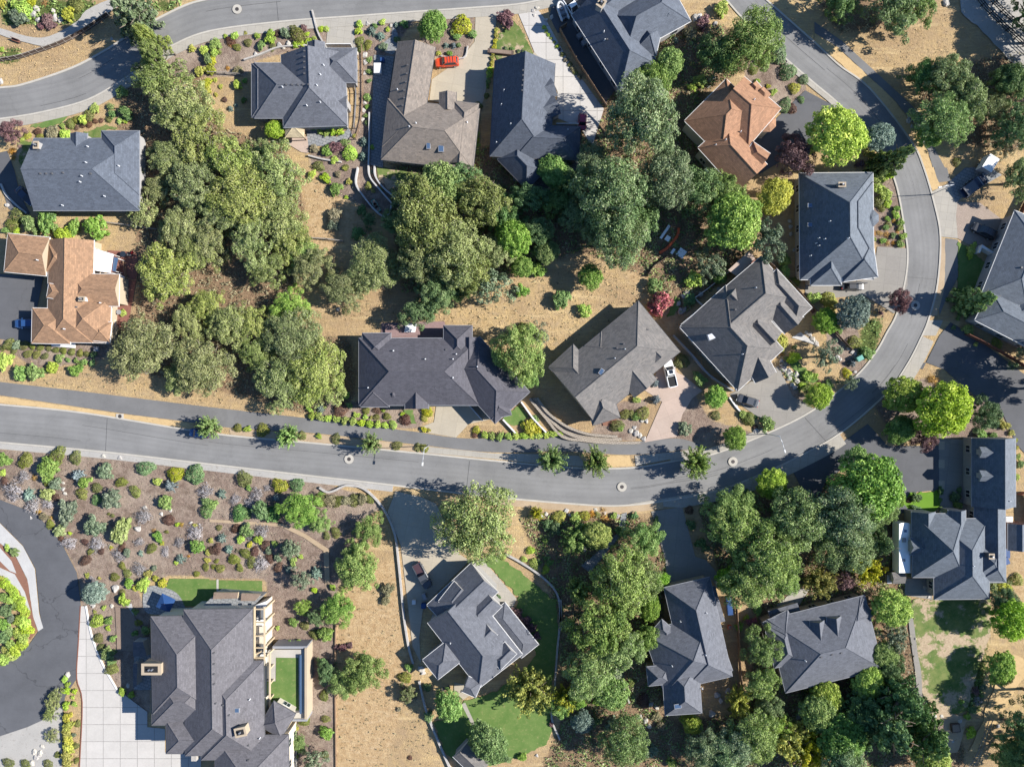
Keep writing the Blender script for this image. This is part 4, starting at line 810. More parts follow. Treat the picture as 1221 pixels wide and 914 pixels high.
def plant_mesh(proto, i, mat):
    k = (proto, i % len(PROTO[proto]), mat)
    if k not in PM:
        C, O, Sz, Tn = PROTO[proto][k[1]]; asp = {'spikes': .16, 'spruce': .3}.get(proto, .55)
        PM[k] = leaf_mesh(proto + '_' + mat, C, O, Sz, Tn, .6, asp); PM[k].materials.append(LEAF[mat])
    return PM[k]
TRUNK = []
for s in range(4):
    r_ = random.Random(s); mb = MB(); mb.cyl((0, 0, -.02), (.01, .02, .22), .075, .055, 8, caps=False); mb.cyl((.01, .02, .22), (.03, -.02, .5), .055, .035, 8, caps=False); mb.cyl((.03, -.02, .5), (0, 0, .85), .035, .012, 6)
    for k in range(9):
        a = k * 2.4 + r_.uniform(-.3, .3); z = r_.uniform(.22, .55); l = r_.uniform(.5, .85); q = (l * .5 * math.cos(a), l * .5 * math.sin(a), z + .1)
        mb.cyl((.015, 0, z), q, .028, .018, 6, caps=False); mb.cyl(q, (l * math.cos(a + .2), l * math.sin(a + .2), z + r_.uniform(.12, .3)), .018, .006, 5)
        mb.cyl(q, (l * .85 * math.cos(a - .5), l * .85 * math.sin(a - .5), z + r_.uniform(.15, .3)), .014, .005, 5)
    o = mb.build('trunk_form', M_bark, None, True); TRUNK.append(o.data); bpy.data.objects.remove(o)
# kinds of tree: proto, leaf, height per radius, name, phrase
TK = {
 'o': ('oak', 'oak', 1.75, 'oak_tree', 'olive green oak', 'tree'), 'O': ('big', 'oak', 1.65, 'oak_tree', 'broad olive green oak', 'tree'), 'b': ('big', 'oakb', 1.6, 'broadleaf_tree', 'fresh green broad tree', 'tree'), 'B': ('oak', 'oakb', 1.7, 'broadleaf_tree', 'fresh green garden tree', 'tree'),
 'g': ('round', 'green', 1.7, 'broadleaf_tree', 'mid green leafy tree', 'tree'), 'd': ('oak', 'dark', 1.8, 'evergreen_tree', 'dark green evergreen tree', 'tree'), 'D': ('pine', 'dark', 2.0, 'conifer_tree', 'dark conifer with drooping boughs', 'tree'),
 'p': ('pine', 'pine', 2.3, 'pine_tree', 'grey green pine', 'tree'), 'P': ('big', 'pine', 2.0, 'pine_tree', 'big grey green pine', 'tree'), 'l': ('round', 'lime', 1.6, 'broadleaf_tree', 'lime green round tree', 'tree'), 'L': ('round', 'bright', 1.6, 'broadleaf_tree', 'bright green round tree', 'tree'),
 'y': ('round', 'yellow', 1.6, 'broadleaf_tree', 'yellow leaved tree', 'tree'), 'Y': ('spiky', 'gold', 1.6, 'broadleaf_tree', 'yellow green spreading tree', 'tree'), 'm': ('oak', 'plum', 1.7, 'plum_tree', 'purple leaved plum tree', 'tree'), 'u': ('round', 'teal', 1.7, 'conifer_tree', 'blue green fine needled tree', 'tree'),
 's': ('spiky', 'oakb', 2.1, 'street_tree', 'slim young street tree', 'tree'), 'S': ('spiky', 'oakb', 1.9, 'street_tree', 'yellowish young street tree', 'tree'), 'c': ('cone', 'green', 3.6, 'conifer_tree', 'tall pointed conifer', 'tree'), 'a': ('sparse', 'sage', 1.7, 'oak_tree', 'thin grey green tree', 'tree'), 'k': ('sparse', 'dry', 1.4, 'dead_tree', 'bare grey half dead tree', 'tree'), 'A': ('sparse', 'oak', 1.5, 'oak_tree', 'loose straggly oak', 'tree')}
SK = {
 'g': ('bush', 'green', .95, 'shrub', 'mid green leafy shrub'), 'o': ('ball', 'olive', .75, 'clipped_shrub', 'olive green clipped dome shrub'), 'O': ('ball', 'dark', .75, 'clipped_shrub', 'dark green clipped shrub'), 'l': ('bush', 'lime', .9, 'shrub', 'lime green shrub'),
 'y': ('bush', 'yellow', .8, 'shrub', 'yellow leaved shrub'), 'Y': ('ball', 'gold', .8, 'clipped_shrub', 'golden green clipped shrub'), 'a': ('spikes', 'amber', .75, 'ornamental_grass', 'amber coloured grass mound'), 'r': ('ball', 'barb', .7, 'barberry_shrub', 'dark red brown round shrub'), 'p': ('bush', 'plum', .9, 'barberry_shrub', 'purple leaved shrub'),
 's': ('bush', 'sage', .9, 'sage_shrub', 'grey green loose shrub'), 't': ('spruce', 'teal', .8, 'juniper_shrub', 'blue green low juniper'), 'b': ('spruce', 'blue', 1.2, 'blue_spruce', 'small powder blue spruce'), 'w': ('spikes', 'lilac', .7, 'lavender_shrub', 'pale lilac grey lavender mound'), 'W': ('bush', 'pale', .95, 'shrub', 'pale cream green variegated shrub'),
 'd': ('bush', 'dark', 1.0, 'evergreen_shrub', 'dark evergreen shrub'), 'k': ('bush', 'pink', 1.15, 'flowering_shrub', 'pink flowering shrub'), 'e': ('bush', 'dry', .8, 'dry_shrub', 'greyish dry shrub'), 'L': ('ball', 'lime', .9, 'clipped_shrub', 'lime green clipped ball'), 'h': ('bush', 'lime', 1.0, 'hedge_shrub', 'lime green hedge shrub'), 'H': ('bush', 'yellow', 1.0, 'hedge_shrub', 'yellow hedge shrub')}
PLACES = [('beside the upper road bend', 150, 105), ('by the upper left gravel path', 50, 30), ('before the slate house near the upper road', 95, 145), ('below the slate grey house with white kerb drive', 90, 262), ('on the bank beside the tan brown house', 180, 330), ('below the tan brown house', 60, 425), ('in the left oak grove', 260, 230), ('in the bed above the gazebo house', 310, 50), ('by the gazebo', 345, 155), ('between the gazebo house and taupe house', 440, 100), ('along the taupe house side path', 440, 45), ('above the taupe house', 525, 40), ('along the tan driveway hedge', 588, 80), ('along the cream chequered driveway', 668, 60), ('on the terraces below the taupe house', 430, 240), ('in the oak grove above the footpath', 290, 410), ('by the footpath bend', 400, 480), ('in front of the purple-black house', 455, 492), ('at the purple-black house forecourt', 510, 492), ('on the verge beside the main road', 330, 515), ('on the hedge line by the triangular lawn', 630, 520), ('behind the purple-black house', 520, 330), ('in the central pine wood', 740, 190), ('beside the large slate-roofed house', 800, 50), ('in front of the rust brown house', 930, 100), ('behind the rust brown house', 880, 270), ('above the dry slope in the middle', 650, 330), ('in the shaded yard with orange netting', 800, 340), ('by the stone retaining walls', 750, 490), ('beside the pink driveway', 820, 490), ('between the pink and grey forecourts', 880, 500), ('in the sloping garden above the curve', 970, 410), ('in the round bed beside the blue-grey house', 1060, 260), ('on the corner above the blue-grey house', 1010, 165), ('on the straw slope, upper right', 1130, 100), ('beside the edge-cut grey house', 1160, 340), ('in the planted island by the paved court', 1110, 490), ('beside the vivid green lawn', 1070, 610), ('beside the big grey house', 1180, 700), ('on the patchy lawn edge', 1150, 830), ('in the lower right wood', 1060, 860), ('beside the twin dormer house', 1010, 690), ('in the wood below the main road', 910, 650), ('between the two lower slate houses', 890, 800), ('in the bottom wood below the driveway house', 850, 890), ('beside the long shaded driveway', 780, 680), ('in the shaded garden below the road', 700, 660), ('around the long green lawn', 620, 850), ('beside the red pickup driveway', 540, 620), ('on the dry strip beside the pickup drive', 470, 800), ('around the raised lawn terrace', 390, 800), ('in the lower mulch garden near the lawn', 340, 690), ('in the mulch garden under the road', 330, 590), ('in the mulch garden, upper left part', 120, 560), ('in the mulch garden, middle part', 200, 640), ('along the loop drive edge', 60, 590), ('on the planted island', 15, 730), ('beside the mansion driveway', 125, 760), ('in the yellow hedge by the gravel forecourt', 80, 850), ('by the shed at the lawn foot', 570, 890), ('by the brick terrace among bushes', 730, 840)]
def place_of(x, y): return min(PLACES, key=lambda p: (p[1] - x) ** 2 + (p[2] - y) ** 2)[0]
ORD = ['leftmost', 'second from left', 'third from left', 'fourth from left', 'fifth from left', 'sixth from left', 'seventh from left', 'eighth from left', 'ninth from left', 'tenth from left', 'eleventh from left', 'twelfth from left']
REG = {}
def register(o, phrase, px, py): REG.setdefault((phrase, place_of(px, py)), []).append((px, py, o))
NUM = 'none one two three four five six seven eight nine ten eleven twelve'.split()
def finish_labels():
    for (ph, pl), L in REG.items():
        L.sort(key=lambda t: t[0]); n = len(L); vert = max(t[1] for t in L) - min(t[1] for t in L) > 1.3 * (L[-1][0] - L[0][0])
        if vert: L.sort(key=lambda t: t[1])
        for i, (x, y, o) in enumerate(L):
            if n == 1: o['label'] = f'{ph} {pl}'; continue
            w = ORD[min(i, n - 1 - i)] if min(i, n - 1 - i) < 12 else 'middle'
            if i > n - 1 - i: w = w.replace('left', 'right')
            if n % 2 and i == n // 2: w = 'middle'
            if vert: w = w.replace('leftmost', 'topmost').replace('rightmost', 'lowest').replace('from left', 'from top').replace('from right', 'from bottom')
            o['label'] = f'{ph} {pl}, {w}'
            if n < 13 and len(o['label'].split()) < 14: o['label'] += f' of {NUM[n]}'
            o['group'] = (ph + 's ' + pl).replace('shrubss', 'shrubs').replace('grasss', 'grass')
_ti = [0]
def tree(px, py, r_px, k, hf=1.0):
    proto, leaf, hr, name, ph, cat = TK[k]; leaf = 'oakg' if leaf == 'oak' and px > 600 else leaf; i = _ti[0]; _ti[0] += 1; r = r_px * S * 1.04; h = max(2.2, r * hr * hf)
    if k in 'oObdg' : h = min(h, 12.5)
    if k in 'PpD': h = min(h, 17)
    if px < 470 and k in 'oOABbk' and hf < 2: h *= .64
    x, y = W(px, py, h * .62); f = (H - h * .62) / H; r *= f
    o = empty(name, (x, y, 0), rnd.uniform(0, 6.28)); o.scale = (r * rnd.uniform(.96, 1.06), r * rnd.uniform(.96, 1.06), h); tag(o, None, cat, None, 'thing')
    t = bpy.data.objects.new('trunk', TRUNK[i % 4]); COL.objects.link(t); t.parent = o
    c = bpy.data.objects.new('crown', plant_mesh(proto, i, leaf)); COL.objects.link(c); c.parent = o; c.rotation_euler = (0, 0, rnd.uniform(0, 6.28)); q_ = rnd.uniform(.86, 1.12); c.scale = (q_, 1 / q_, 1)
    register(o, ph, px, py); return o
def shrub(px, py, r_px, k):
    proto, leaf, hr, name, ph = SK[k]; r = max(.32, r_px * S); h = r * hr * rnd.uniform(.9, 1.15) if proto != 'ball' else r * hr; i = rnd.randrange(12)
    x, y = W(px, py, h * .6); o = bpy.data.objects.new(name, plant_mesh(proto, i, leaf)); COL.objects.link(o)
    o.location = (x, y, -.02); o.rotation_euler = (0, 0, rnd.uniform(0, 6.28)); q_ = rnd.uniform(.8, 1.22) if proto in ('bush', 'spikes', 'ball') else 1; o.scale = (r * q_, r / q_ * rnd.uniform(.92, 1.1), h); tag(o, None, {'ornamental_grass': 'grass', 'blue_spruce': 'conifer'}.get(name, 'shrub'), None, 'thing'); register(o, ph, px, py); return o
def trees(s):
    for e in s.split(';'):
        a = e.strip().split(',')
        if len(a) > 3: tree(float(a[0]), float(a[1]), float(a[2]), a[3].strip(), float(a[4]) if len(a) > 4 else 1.0)
def shrubs(t, s):
    sc = T2[t][2]
    for e in s.split(';'):
        a = e.strip().split(',')
        if len(a) > 3: (px, py), = tile(t, float(a[0]), float(a[1])); shrub(px, py, float(a[2]) / sc, a[3].strip())
trees('''600,256,22,d;652,300,15,g;622,318,14,g;672,238,20,d;592,300,22,o;545,348,14,d;660,205,20,g;440,262,10,d;236,300,26,o;155,205,14,o;190,225,18,o;250,250,20,A;310,180,18,o;190,92,33,o;216,128,36,o;182,62,14,o,2.4;196,52,11,A,2.6;173,44,13,o,2.6;236,160,34,o;204,188,27,o;172,250,23,A;232,222,34,o;214,272,28,o;199,326,36,o;246,288,28,o;290,232,42,O;330,206,36,o;276,190,34,o;334,258,32,o;346,288,26,o;302,288,32,o;266,256,30,o;372,318,26,o;446,316,35,O;412,345,26,o;360,300,22,B;346,366,24,B;320,320,26,o
;170,415,38,O;224,386,22,o;240,436,36,O;272,388,28,o;350,402,36,O;376,440,38,O;334,456,32,o;392,466,22,A;216,450,22,o;245,364,22,o;300,388,26,o;382,450,14,k;306,420,24,o
;506,258,44,O;527,224,30,g;572,238,34,o;488,250,22,d;542,300,40,O;500,310,30,o;586,342,27,a;560,326,28,o;612,284,24,g;496,374,20,d;656,240,17,B;476,266,20,d;632,236,22,d;520,350,24,d;545,220,26,d
;766,138,46,P;728,232,48,P;738,282,36,P;792,212,38,P;834,224,30,d;797,78,20,g;778,96,24,B;896,48,40,b;856,64,26,d;996,162,36,l;1048,163,18,u;1072,186,18,c;1108,161,17,L;948,186,26,m;922,235,24,y;874,265,36,L;914,286,27,a;862,228,26,o;848,316,19,a;707,190,22,P;715,270,24,P;760,255,28,d
;1130,92,30,o;1104,92,22,d;1126,140,32,O;1152,118,30,o;1206,98,24,d;1212,150,28,d;1194,150,16,k;1184,128,20,o;1066,8,34,o;1000,2,24,d;1090,6,28,o;1215,212,24,o;1197,176,16,k;150,10,28,p;13,156,15,m;516,32,18,g
;1170,357,20,c,.75;1072,358,16,m;1016,372,22,u;985,383,16,L;976,472,17,l;986,424,20,a;1076,470,24,l;1122,488,36,l,1.1;1176,494,20,d;1102,521,17,m;1073,512,18,g
;1032,582,42,g;1008,612,40,P;1022,552,20,g;1048,604,26,O;1014,652,32,O;1052,648,22,D;1068,592,13,L;990,640,30,O;920,576,20,l;872,606,30,B;880,632,34,O;955,618,40,O;918,660,42,O;892,694,34,O;930,690,24,O;870,690,17,L;978,694,20,Y;1008,692,12,m;1036,680,18,Y;1062,724,24,l;1066,760,20,a;1052,780,18,g;1062,796,18,d
;1078,836,34,D;1062,872,40,D;1112,884,32,D;1002,880,30,g;966,896,26,Y;1034,812,20,l;938,882,26,Y;900,878,32,O;862,902,26,P;1005,910,30,P;1030,850,26,d;1110,905,24,l;910,770,25,o;908,812,24,o;918,842,18,o;882,838,18,Y;880,890,26,P;840,896,24,P;924,862,20,B;826,864,12,l;975,850,24,g;1095,850,24,D
;1206,738,26,L;1193,796,19,L;1216,870,24,d;1206,900,22,g;1198,716,18,d
;568,624,48,O;620,420,35,b,1.05;628,452,14,B;640,398,16,a;742,692,38,O;716,744,38,B;702,802,32,O;768,642,24,B;688,642,20,s,.6;712,638,18,l;760,690,30,O;736,776,30,o;632,824,28,Y;676,832,17,Y;535,840,19,g;582,884,24,g;746,884,30,O;775,724,15,L;786,692,12,L;640,612,8,Y;690,706,16,s;728,824,22,g;694,860,14,u;690,830,16,B;770,760,20,B;668,842,14,B
;428,676,26,B;440,632,19,B;420,660,16,B;403,726,22,B;432,800,27,B;412,812,20,B;356,606,24,B;382,622,14,B;359,690,14,a;346,655,11,a;360,724,11,B;376,736,10,d;354,884,12,B;374,908,16,a;486,826,12,e;388,800,12,d;113,706,15,u
;249,509,14,s;342,520,14,s;441,529,13,s;658,548,17,S;712,550,18,S;832,552,19,s
;876,522,15,g;853,473,14,L;67,828,9,A;62,838,10,A;60,852,10,A;62,877,9,A;1234,8,26,d,1.05;1254,34,30,d,1.0;1240,-30,30,d,1.0;1275,75,34,d,1.0;1264,436,32,d,1.4;1266,462,26,d,1.3;1248,900,30,d,1.3;1252,840,28,d,1.3;704,330,16,g;690,255,22,P;640,275,20,d;676,215,18,d;668,190,14,d;1024,640,20,B;328,155,12,l;1014,455,11,a;858,330,9,g;1200,100,20,o;985,830,20,l'''.replace(',12,e', ',12,A'))
shrubs('K', '15,675,45,g;130,682,42,o;300,660,52,o;260,728,72,g;405,665,36,o;415,765,40,b;570,740,50,s;115,770,35,w;182,775,18,a;252,797,25,o;300,808,35,s;460,798,38,g;522,830,28,o;655,800,30,o;730,850,32,o;440,862,32,o;15,748,20,l;20,795,22,r;785,722,48,O;950,755,42,Y;1055,758,55,O;855,795,25,l;920,817,40,b;1110,850,42,w')
shrubs('P', '60,120,55,w;150,140,45,t;255,130,38,W;300,152,22,r;165,190,45,w;605,160,58,s;520,165,30,O;900,180,45,g;1125,175,30,g;1120,225,40,O;365,230,68,s;250,185,35,w;240,255,28,e;268,298,25,o;510,308,60,s;325,330,38,W;655,335,66,W;770,255,45,w;912,275,34,r;965,297,14,l;985,298,14,a;1055,340,45,w;1070,418,42,g;1062,303,14,y;860,365,32,g;882,400,14,y;820,430,30,o;750,395,28,w;762,455,20,t;970,398,30,w;895,447,28,w;515,408,45,w;660,425,22,r;460,395,20,r;490,445,20,o;548,445,18,r;365,400,40,w;330,372,18,r;640,468,35,w;690,450,25,s;605,420,12,y;460,495,30,r;662,523,20,o;620,585,24,o;688,565,24,o;750,545,38,w;838,535,18,s;978,488,32,t;1130,450,18,y;1128,492,18,y;1118,530,20,o;1068,567,18,o;475,575,16,y;490,600,25,w;805,567,28,y;845,590,18,y;885,617,28,y;735,645,18,y;780,625,40,l;700,618,30,g;672,710,35,l;662,668,18,o;520,828,38,L;590,822,24,g;588,862,16,l;735,770,20,g;795,875,28,g;750,835,20,o;735,890,20,g;515,772,12,y;40,425,20,l;78,447,28,g;205,228,16,a;275,262,14,a;380,345,12,l;610,250,12,o;565,750,14,l;540,590,10,y;600,430,8,a;590,240,9,o;835,330,14,a;905,338,12,o;1025,470,10,a;960,505,14,l')
shrubs('U', '530,215,28,o;545,265,22,o;615,215,22,g;585,295,42,g;605,340,24,g;600,385,35,o;665,505,26,l;715,522,22,l;40,895,30,o;135,900,28,o;258,905,28,o;352,437,20,h;368,465,18,h;358,500,24,h;405,502,16,h;395,535,12,h;405,572,16,h;358,580,24,h;365,645,30,H;370,690,32,H;362,730,32,H;370,770,34,H;374,810,34,H;360,850,34,H;362,890,32,H;420,680,18,o;410,800,18,o;415,880,16,o;400,740,14,s;310,850,20,o')
# planted island: dense bright hedge shrubs
shrubs('0', '4,696,7,L;11,702,7,L;17,709,7,h;22,717,7,L;26,725,7,h;28,733,7,L;29,742,8,h;30,751,8,L;28,760,8,h;24,768,8,L;18,775,8,h;11,781,8,L;4,786,8,h;18,722,6,L;22,740,7,h;20,756,7,L;12,768,7,h;3,712,7,g;6,728,9,d;4,744,8,g;2,760,9,d;11,752,6,g;6,774,6,y;12,715,6,h;1,690,5,y;13,738,6,s')
shrubs('Q', '182,50,46,o;378,88,44,Y;472,83,40,O;212,98,18,g;60,132,30,t;132,165,32,w;250,140,45,w;215,185,35,w;15,190,30,g;158,238,46,O;190,240,36,O;280,225,55,d;345,245,45,d;360,155,25,b;48,315,18,o;138,320,25,r;200,330,40,g;275,335,40,w;168,378,28,l;62,375,32,t;218,370,25,w;265,380,28,l;218,407,18,y;5,385,16,y;298,415,28,r;242,445,26,r;35,432,30,r;100,435,30,t;325,482,26,r;190,455,28,o;128,490,30,o;225,505,32,o;270,515,45,w;160,535,22,o;52,538,26,o;35,497,14,o;18,527,14,o;370,532,27,r;355,402,20,l;445,430,48,s;455,500,24,l;495,472,16,l;425,545,28,t;575,565,42,t;570,655,18,l;455,830,28,g;515,850,25,o;370,860,14,l;670,640,20,l;625,890,40,g;570,895,28,o;970,650,40,e;960,708,30,e;680,330,22,o;690,355,22,o;635,360,22,o;600,165,42,o;655,165,38,e;700,172,34,o;745,168,34,e;790,165,36,o;830,160,34,e;865,160,28,o;10,440,24,r;320,440,22,s;150,440,12,e;370,478,24,s;410,420,24,s;310,100,20,w')
shrubs('V', '635,195,40,g;570,195,26,o;445,245,30,g;490,245,28,g;420,250,24,g;620,360,40,d;625,440,35,s;620,530,28,o;630,655,24,o;635,730,42,g;515,670,28,o;450,685,24,o;475,705,12,y;625,850,22,o;1080,520,54,e;1060,430,35,o;1090,865,14,r;720,265,26,p;760,255,22,p;690,262,18,p;460,855,22,o;1085,370,26,g;1030,600,14,e;480,800,44,g')
shrubs('1', '40,380,80,l;20,270,25,o;75,235,60,o;145,240,45,s;205,240,45,o;280,245,32,o;360,260,32,o;435,268,28,o;500,285,32,o;570,290,32,o;645,300,36,o;722,312,34,o;785,318,30,o;850,325,34,d;120,292,30,o;245,318,40,o;325,325,36,o;400,340,34,o;540,357,44,g;617,372,24,g;695,382,28,g;765,392,34,g;838,398,32,g;475,440,62,l;690,465,72,g;190,490,78,g;315,485,85,g')
shrubs('F', '95,260,45,o;250,275,72,g;520,320,72,g;350,360,48,l;400,320,44,g;160,310,50,g;60,310,40,o;300,330,30,g;30,340,24,g;50,365,16,y;90,345,20,l;670,790,22,l')
shrubs('L', '150,503,25,o;205,508,22,l;285,515,38,o;500,545,25,o;595,547,18,l;685,562,28,o;1018,600,28,o;1130,610,22,o;543,366,20,h;545,402,22,h;560,436,25,h;600,442,26,h;645,450,24,h;690,455,24,h;735,462,24,h;780,468,24,h;825,475,24,h;870,480,24,h;915,484,22,h;955,488,22,h;997,486,24,L;850,410,22,o;910,408,22,r;945,408,12,l;800,432,20,l;848,443,16,l;905,443,18,o;965,440,22,o;880,445,10,y;1065,458,32,r;710,400,42,r;600,400,30,t;740,320,25,l;760,380,20,g;1050,425,12,l')
shrubs('M', '55,355,28,l;40,415,30,Y;60,425,16,y;25,450,20,Y;30,400,16,l;25,510,18,H;50,515,14,H;25,612,25,o;355,540,24,h;395,546,24,h;440,549,24,h;485,549,24,h;525,546,24,h;570,548,24,h;610,545,22,h;650,545,24,h;690,540,24,h;730,535,24,h;765,538,20,h;600,500,44,y;645,512,30,y;565,490,20,y;310,515,24,Y;300,540,18,r;630,455,25,g;1120,430,30,o;1075,490,35,o;1095,500,24,g')
shrubs('N', '290,140,45,o;385,235,42,g;140,258,30,b;148,348,30,b;40,348,24,l;10,430,26,o;75,425,40,o;40,440,26,g;475,435,28,o;305,505,45,s;655,455,38,o;755,480,45,g;830,35,45,y;850,155,24,b;900,120,36,l;975,220,32,l;945,270,18,l;1085,270,28,g;620,430,24,l;830,100,14,a;800,20,22,l;690,500,16,r')
shrubs('2', '840,255,15,a;875,260,15,a;915,262,20,p;430,150,52,l;545,160,60,Y;620,390,24,g;730,475,55,o;820,550,50,g;675,700,36,Y;710,625,36,b;545,790,30,g;600,762,10,g;350,785,20,l;470,760,18,r;195,470,60,y;110,430,30,o;290,600,28,l;210,560,14,a;440,720,28,l;290,510,20,d;370,190,24,l;250,60,60,o;420,250,16,p;765,585,16,t')
shrubs('J', '450,222,20,g;445,257,24,l;400,278,18,g;470,297,22,g;435,290,13,a;405,310,20,o;470,328,18,l;390,325,18,g;325,355,16,a;358,355,18,a;398,363,20,a;430,368,18,g;455,345,14,a;485,373,22,l;470,415,24,g;400,410,15,a;432,410,14,a;375,397,18,g;328,388,12,l;350,110,35,l;385,140,40,l;360,180,35,o;400,190,30,l;370,215,25,o;350,50,40,l;400,30,40,l;855,450,26,h;848,480,20,h;870,420,18,h;840,880,35,l;760,870,14,d')
shrubs('O', '650,240,30,a;680,280,25,o;1005,460,28,y;1040,490,30,y;1075,530,20,y;1095,570,16,y;1105,610,12,y;910,545,36,g;975,545,25,g;225,655,14,r;1000,45,30,Y;880,48,15,y;500,530,30,s;555,883,30,d;520,895,20,r;690,845,22,d;690,895,12,g;770,880,30,d;780,920,24,g;790,840,18,d;1110,660,20,l;1125,700,24,g')
shrubs('T', '765,145,26,d;790,195,20,g;555,210,24,d;685,165,12,g;690,207,12,g;975,640,30,W;1035,645,45,Y;1110,600,35,Y;1060,620,24,o;475,670,22,o;500,700,18,o;520,570,15,o;870,260,24,g;1105,40,20,l')
shrubs('Y', '835,640,20,l;855,730,35,l;900,560,32,w;205,690,40,l;860,600,24,d;880,500,24,p;800,560,18,g;920,480,20,s;560,550,14,y;690,520,10,g')
shrubs('A', '115,45,52,L;80,20,30,l;95,95,50,s;255,110,38,p;280,135,26,p;225,140,24,p;370,75,44,y;410,20,40,o;10,270,15,l;675,160,26,O;170,10,28,y;10,20,25,y;240,15,20,a;790,95,14,y;820,80,12,o;515,590,30,l;600,580,22,g;480,625,30,o;450,650,28,l;410,650,24,o;380,670,28,o;340,685,18,l;445,682,16,r;480,675,20,r;515,658,16,r;548,655,14,r;415,695,14,r;650,655,18,l;680,662,14,l;590,648,20,o;660,500,35,g;355,735,38,l;285,720,40,e;145,735,22,Y;60,820,22,a;70,860,14,a;120,760,14,l;1045,265,22,y;1110,275,30,l;1130,320,30,g;1090,385,32,y;1135,380,25,y;1125,450,30,y;1130,490,25,y;680,610,40,d;610,620,24,d;200,715,22,r;700,640,24,d;215,745,22,o')
shrubs('B', '135,195,25,l;110,220,28,r;145,255,22,o;110,245,14,a;195,180,12,y;85,197,14,l;205,230,24,o;258,195,18,l;280,247,26,g;330,200,36,l;365,177,20,r;410,180,30,s;475,182,48,o;512,152,22,p;530,185,14,l;500,235,22,l;470,240,22,l;540,222,20,l;570,213,18,l;605,155,18,L;632,155,18,L;25,285,25,l;30,240,35,l;10,330,28,y;10,380,28,y;150,460,28,l;95,370,14,a;155,380,28,e;30,435,14,y;60,470,14,y;35,515,12,y;78,542,16,r;140,572,14,t;190,440,16,g;185,545,18,g;110,590,20,t;815,130,22,l;810,170,22,l;815,220,26,o;820,260,24,o;880,165,32,t;900,140,16,g;940,120,20,l;930,195,28,t;860,240,25,o;970,160,15,l;1015,135,22,t;1060,130,25,d;1020,215,20,d;945,255,28,s;870,325,18,g;870,390,18,g;868,440,14,g;858,530,24,g;858,580,14,g;855,630,18,g;855,670,14,g;600,715,20,l;640,720,22,l;670,718,22,l;710,718,24,l;560,690,26,g;685,800,40,p;760,830,42,L;640,820,35,g;735,775,28,g;570,810,28,e;840,770,35,t;835,850,32,t;680,870,24,l;740,910,18,o;790,740,14,y;885,800,14,l;45,280,18,o;340,255,20,o')
shrubs('3', '265,265,22,y;215,310,28,e;120,340,45,l;200,425,56,g;300,370,28,y;280,490,18,l;400,590,42,d;370,770,56,d;190,630,64,e;180,700,50,s;450,400,32,Y;490,440,20,y;550,430,18,g;15,310,35,l;60,245,45,o;480,290,22,t;480,105,18,l;640,510,20,o')
shrubs('C', '230,130,55,Y;130,130,28,g;290,185,25,g;205,200,22,g;180,175,18,l;145,245,20,t;185,245,20,b;215,245,15,g;105,290,16,y;165,290,18,g;420,165,16,H;418,195,16,H;412,225,16,H;408,255,16,H;403,285,16,H;398,315,16,H;394,345,18,H;388,380,20,h;380,405,22,h;375,445,16,g;372,470,12,g;366,520,16,o;318,575,25,o;318,655,18,l;320,730,14,h;320,760,14,h;320,790,14,h;316,830,14,l;295,580,16,r;625,345,10,L;650,335,10,L;665,350,10,L;680,148,13,L;692,170,12,L;704,188,12,L;718,208,10,L;736,228,10,Y;752,250,13,L;766,270,10,r;780,295,16,o;800,325,16,e;820,350,16,o;835,375,18,e;850,395,16,o;875,415,18,e;715,395,14,a;718,435,12,y;730,495,12,l;725,530,8,y;470,110,50,p;480,80,34,p;505,265,12,d;470,263,12,d;540,278,12,d;565,280,12,d')
shrubs('D', '505,45,45,l;270,130,30,l;330,185,40,e;405,120,45,p;820,285,52,O;870,385,48,O;955,430,28,O;905,475,30,Y;940,540,22,O;855,570,40,O;890,590,30,r;790,500,20,l;700,445,18,l;680,380,25,o;760,470,14,y;390,440,40,l;345,475,25,l;740,320,40,o;255,215,22,t;230,190,18,g;900,500,18,y')
shrubs('I', '140,640,50,g;355,610,48,l;172,735,66,k;130,765,40,k;215,735,30,k;165,790,26,k;240,600,18,g;845,500,40,g;850,570,38,g;900,630,40,o;1100,740,40,Y;330,720,40,d;950,730,20,o')
shrubs('H', '605,545,45,g;655,560,40,g;560,670,42,g;775,715,60,g;900,775,42,l;640,545,30,d;50,770,60,d;560,880,40,o')
shrubs('R', '455,475,20,L;605,440,24,L;570,488,18,L;625,515,30,L;685,480,14,g;690,545,24,L;712,505,20,g;685,385,20,g;900,250,32,Y;940,240,24,a;1010,265,28,a;1060,250,22,l;760,260,38,Y;850,260,32,l;1000,220,20,a;700,300,36,d;740,320,40,d;430,690,16,d;970,245,20,o;890,310,24,l;1090,330,30,d;650,500,16,d')
shrubs('W', '530,80,36,p;572,118,36,p;606,158,34,p;640,200,26,p;720,680,18,p;1080,410,34,s;1050,680,40,s;965,665,34,g;970,560,26,g;40,480,26,d;50,640,30,d;340,850,30,d;1110,300,30,g;560,860,28,g;480,870,24,d')
shrubs('X', '330,665,44,L;175,690,30,e;80,560,38,r;150,640,30,e;15,460,24,o;680,118,20,k;640,105,20,l;600,150,26,g;120,830,40,s;230,890,30,g;55,300,36,l;20,540,16,g;560,600,20,o;700,60,30,g')
shrubs('S', '390,400,34,d;340,300,30,d;330,220,24,r;420,430,24,d;30,250,22,d;150,270,18,d;590,100,24,d;640,120,20,g;720,210,14,y;660,830,26,k')
shrubs('E', '70,70,20,l;112,105,20,l;300,830,34,y;370,850,28,l;250,890,26,p;780,880,24,o;90,15,24,g')
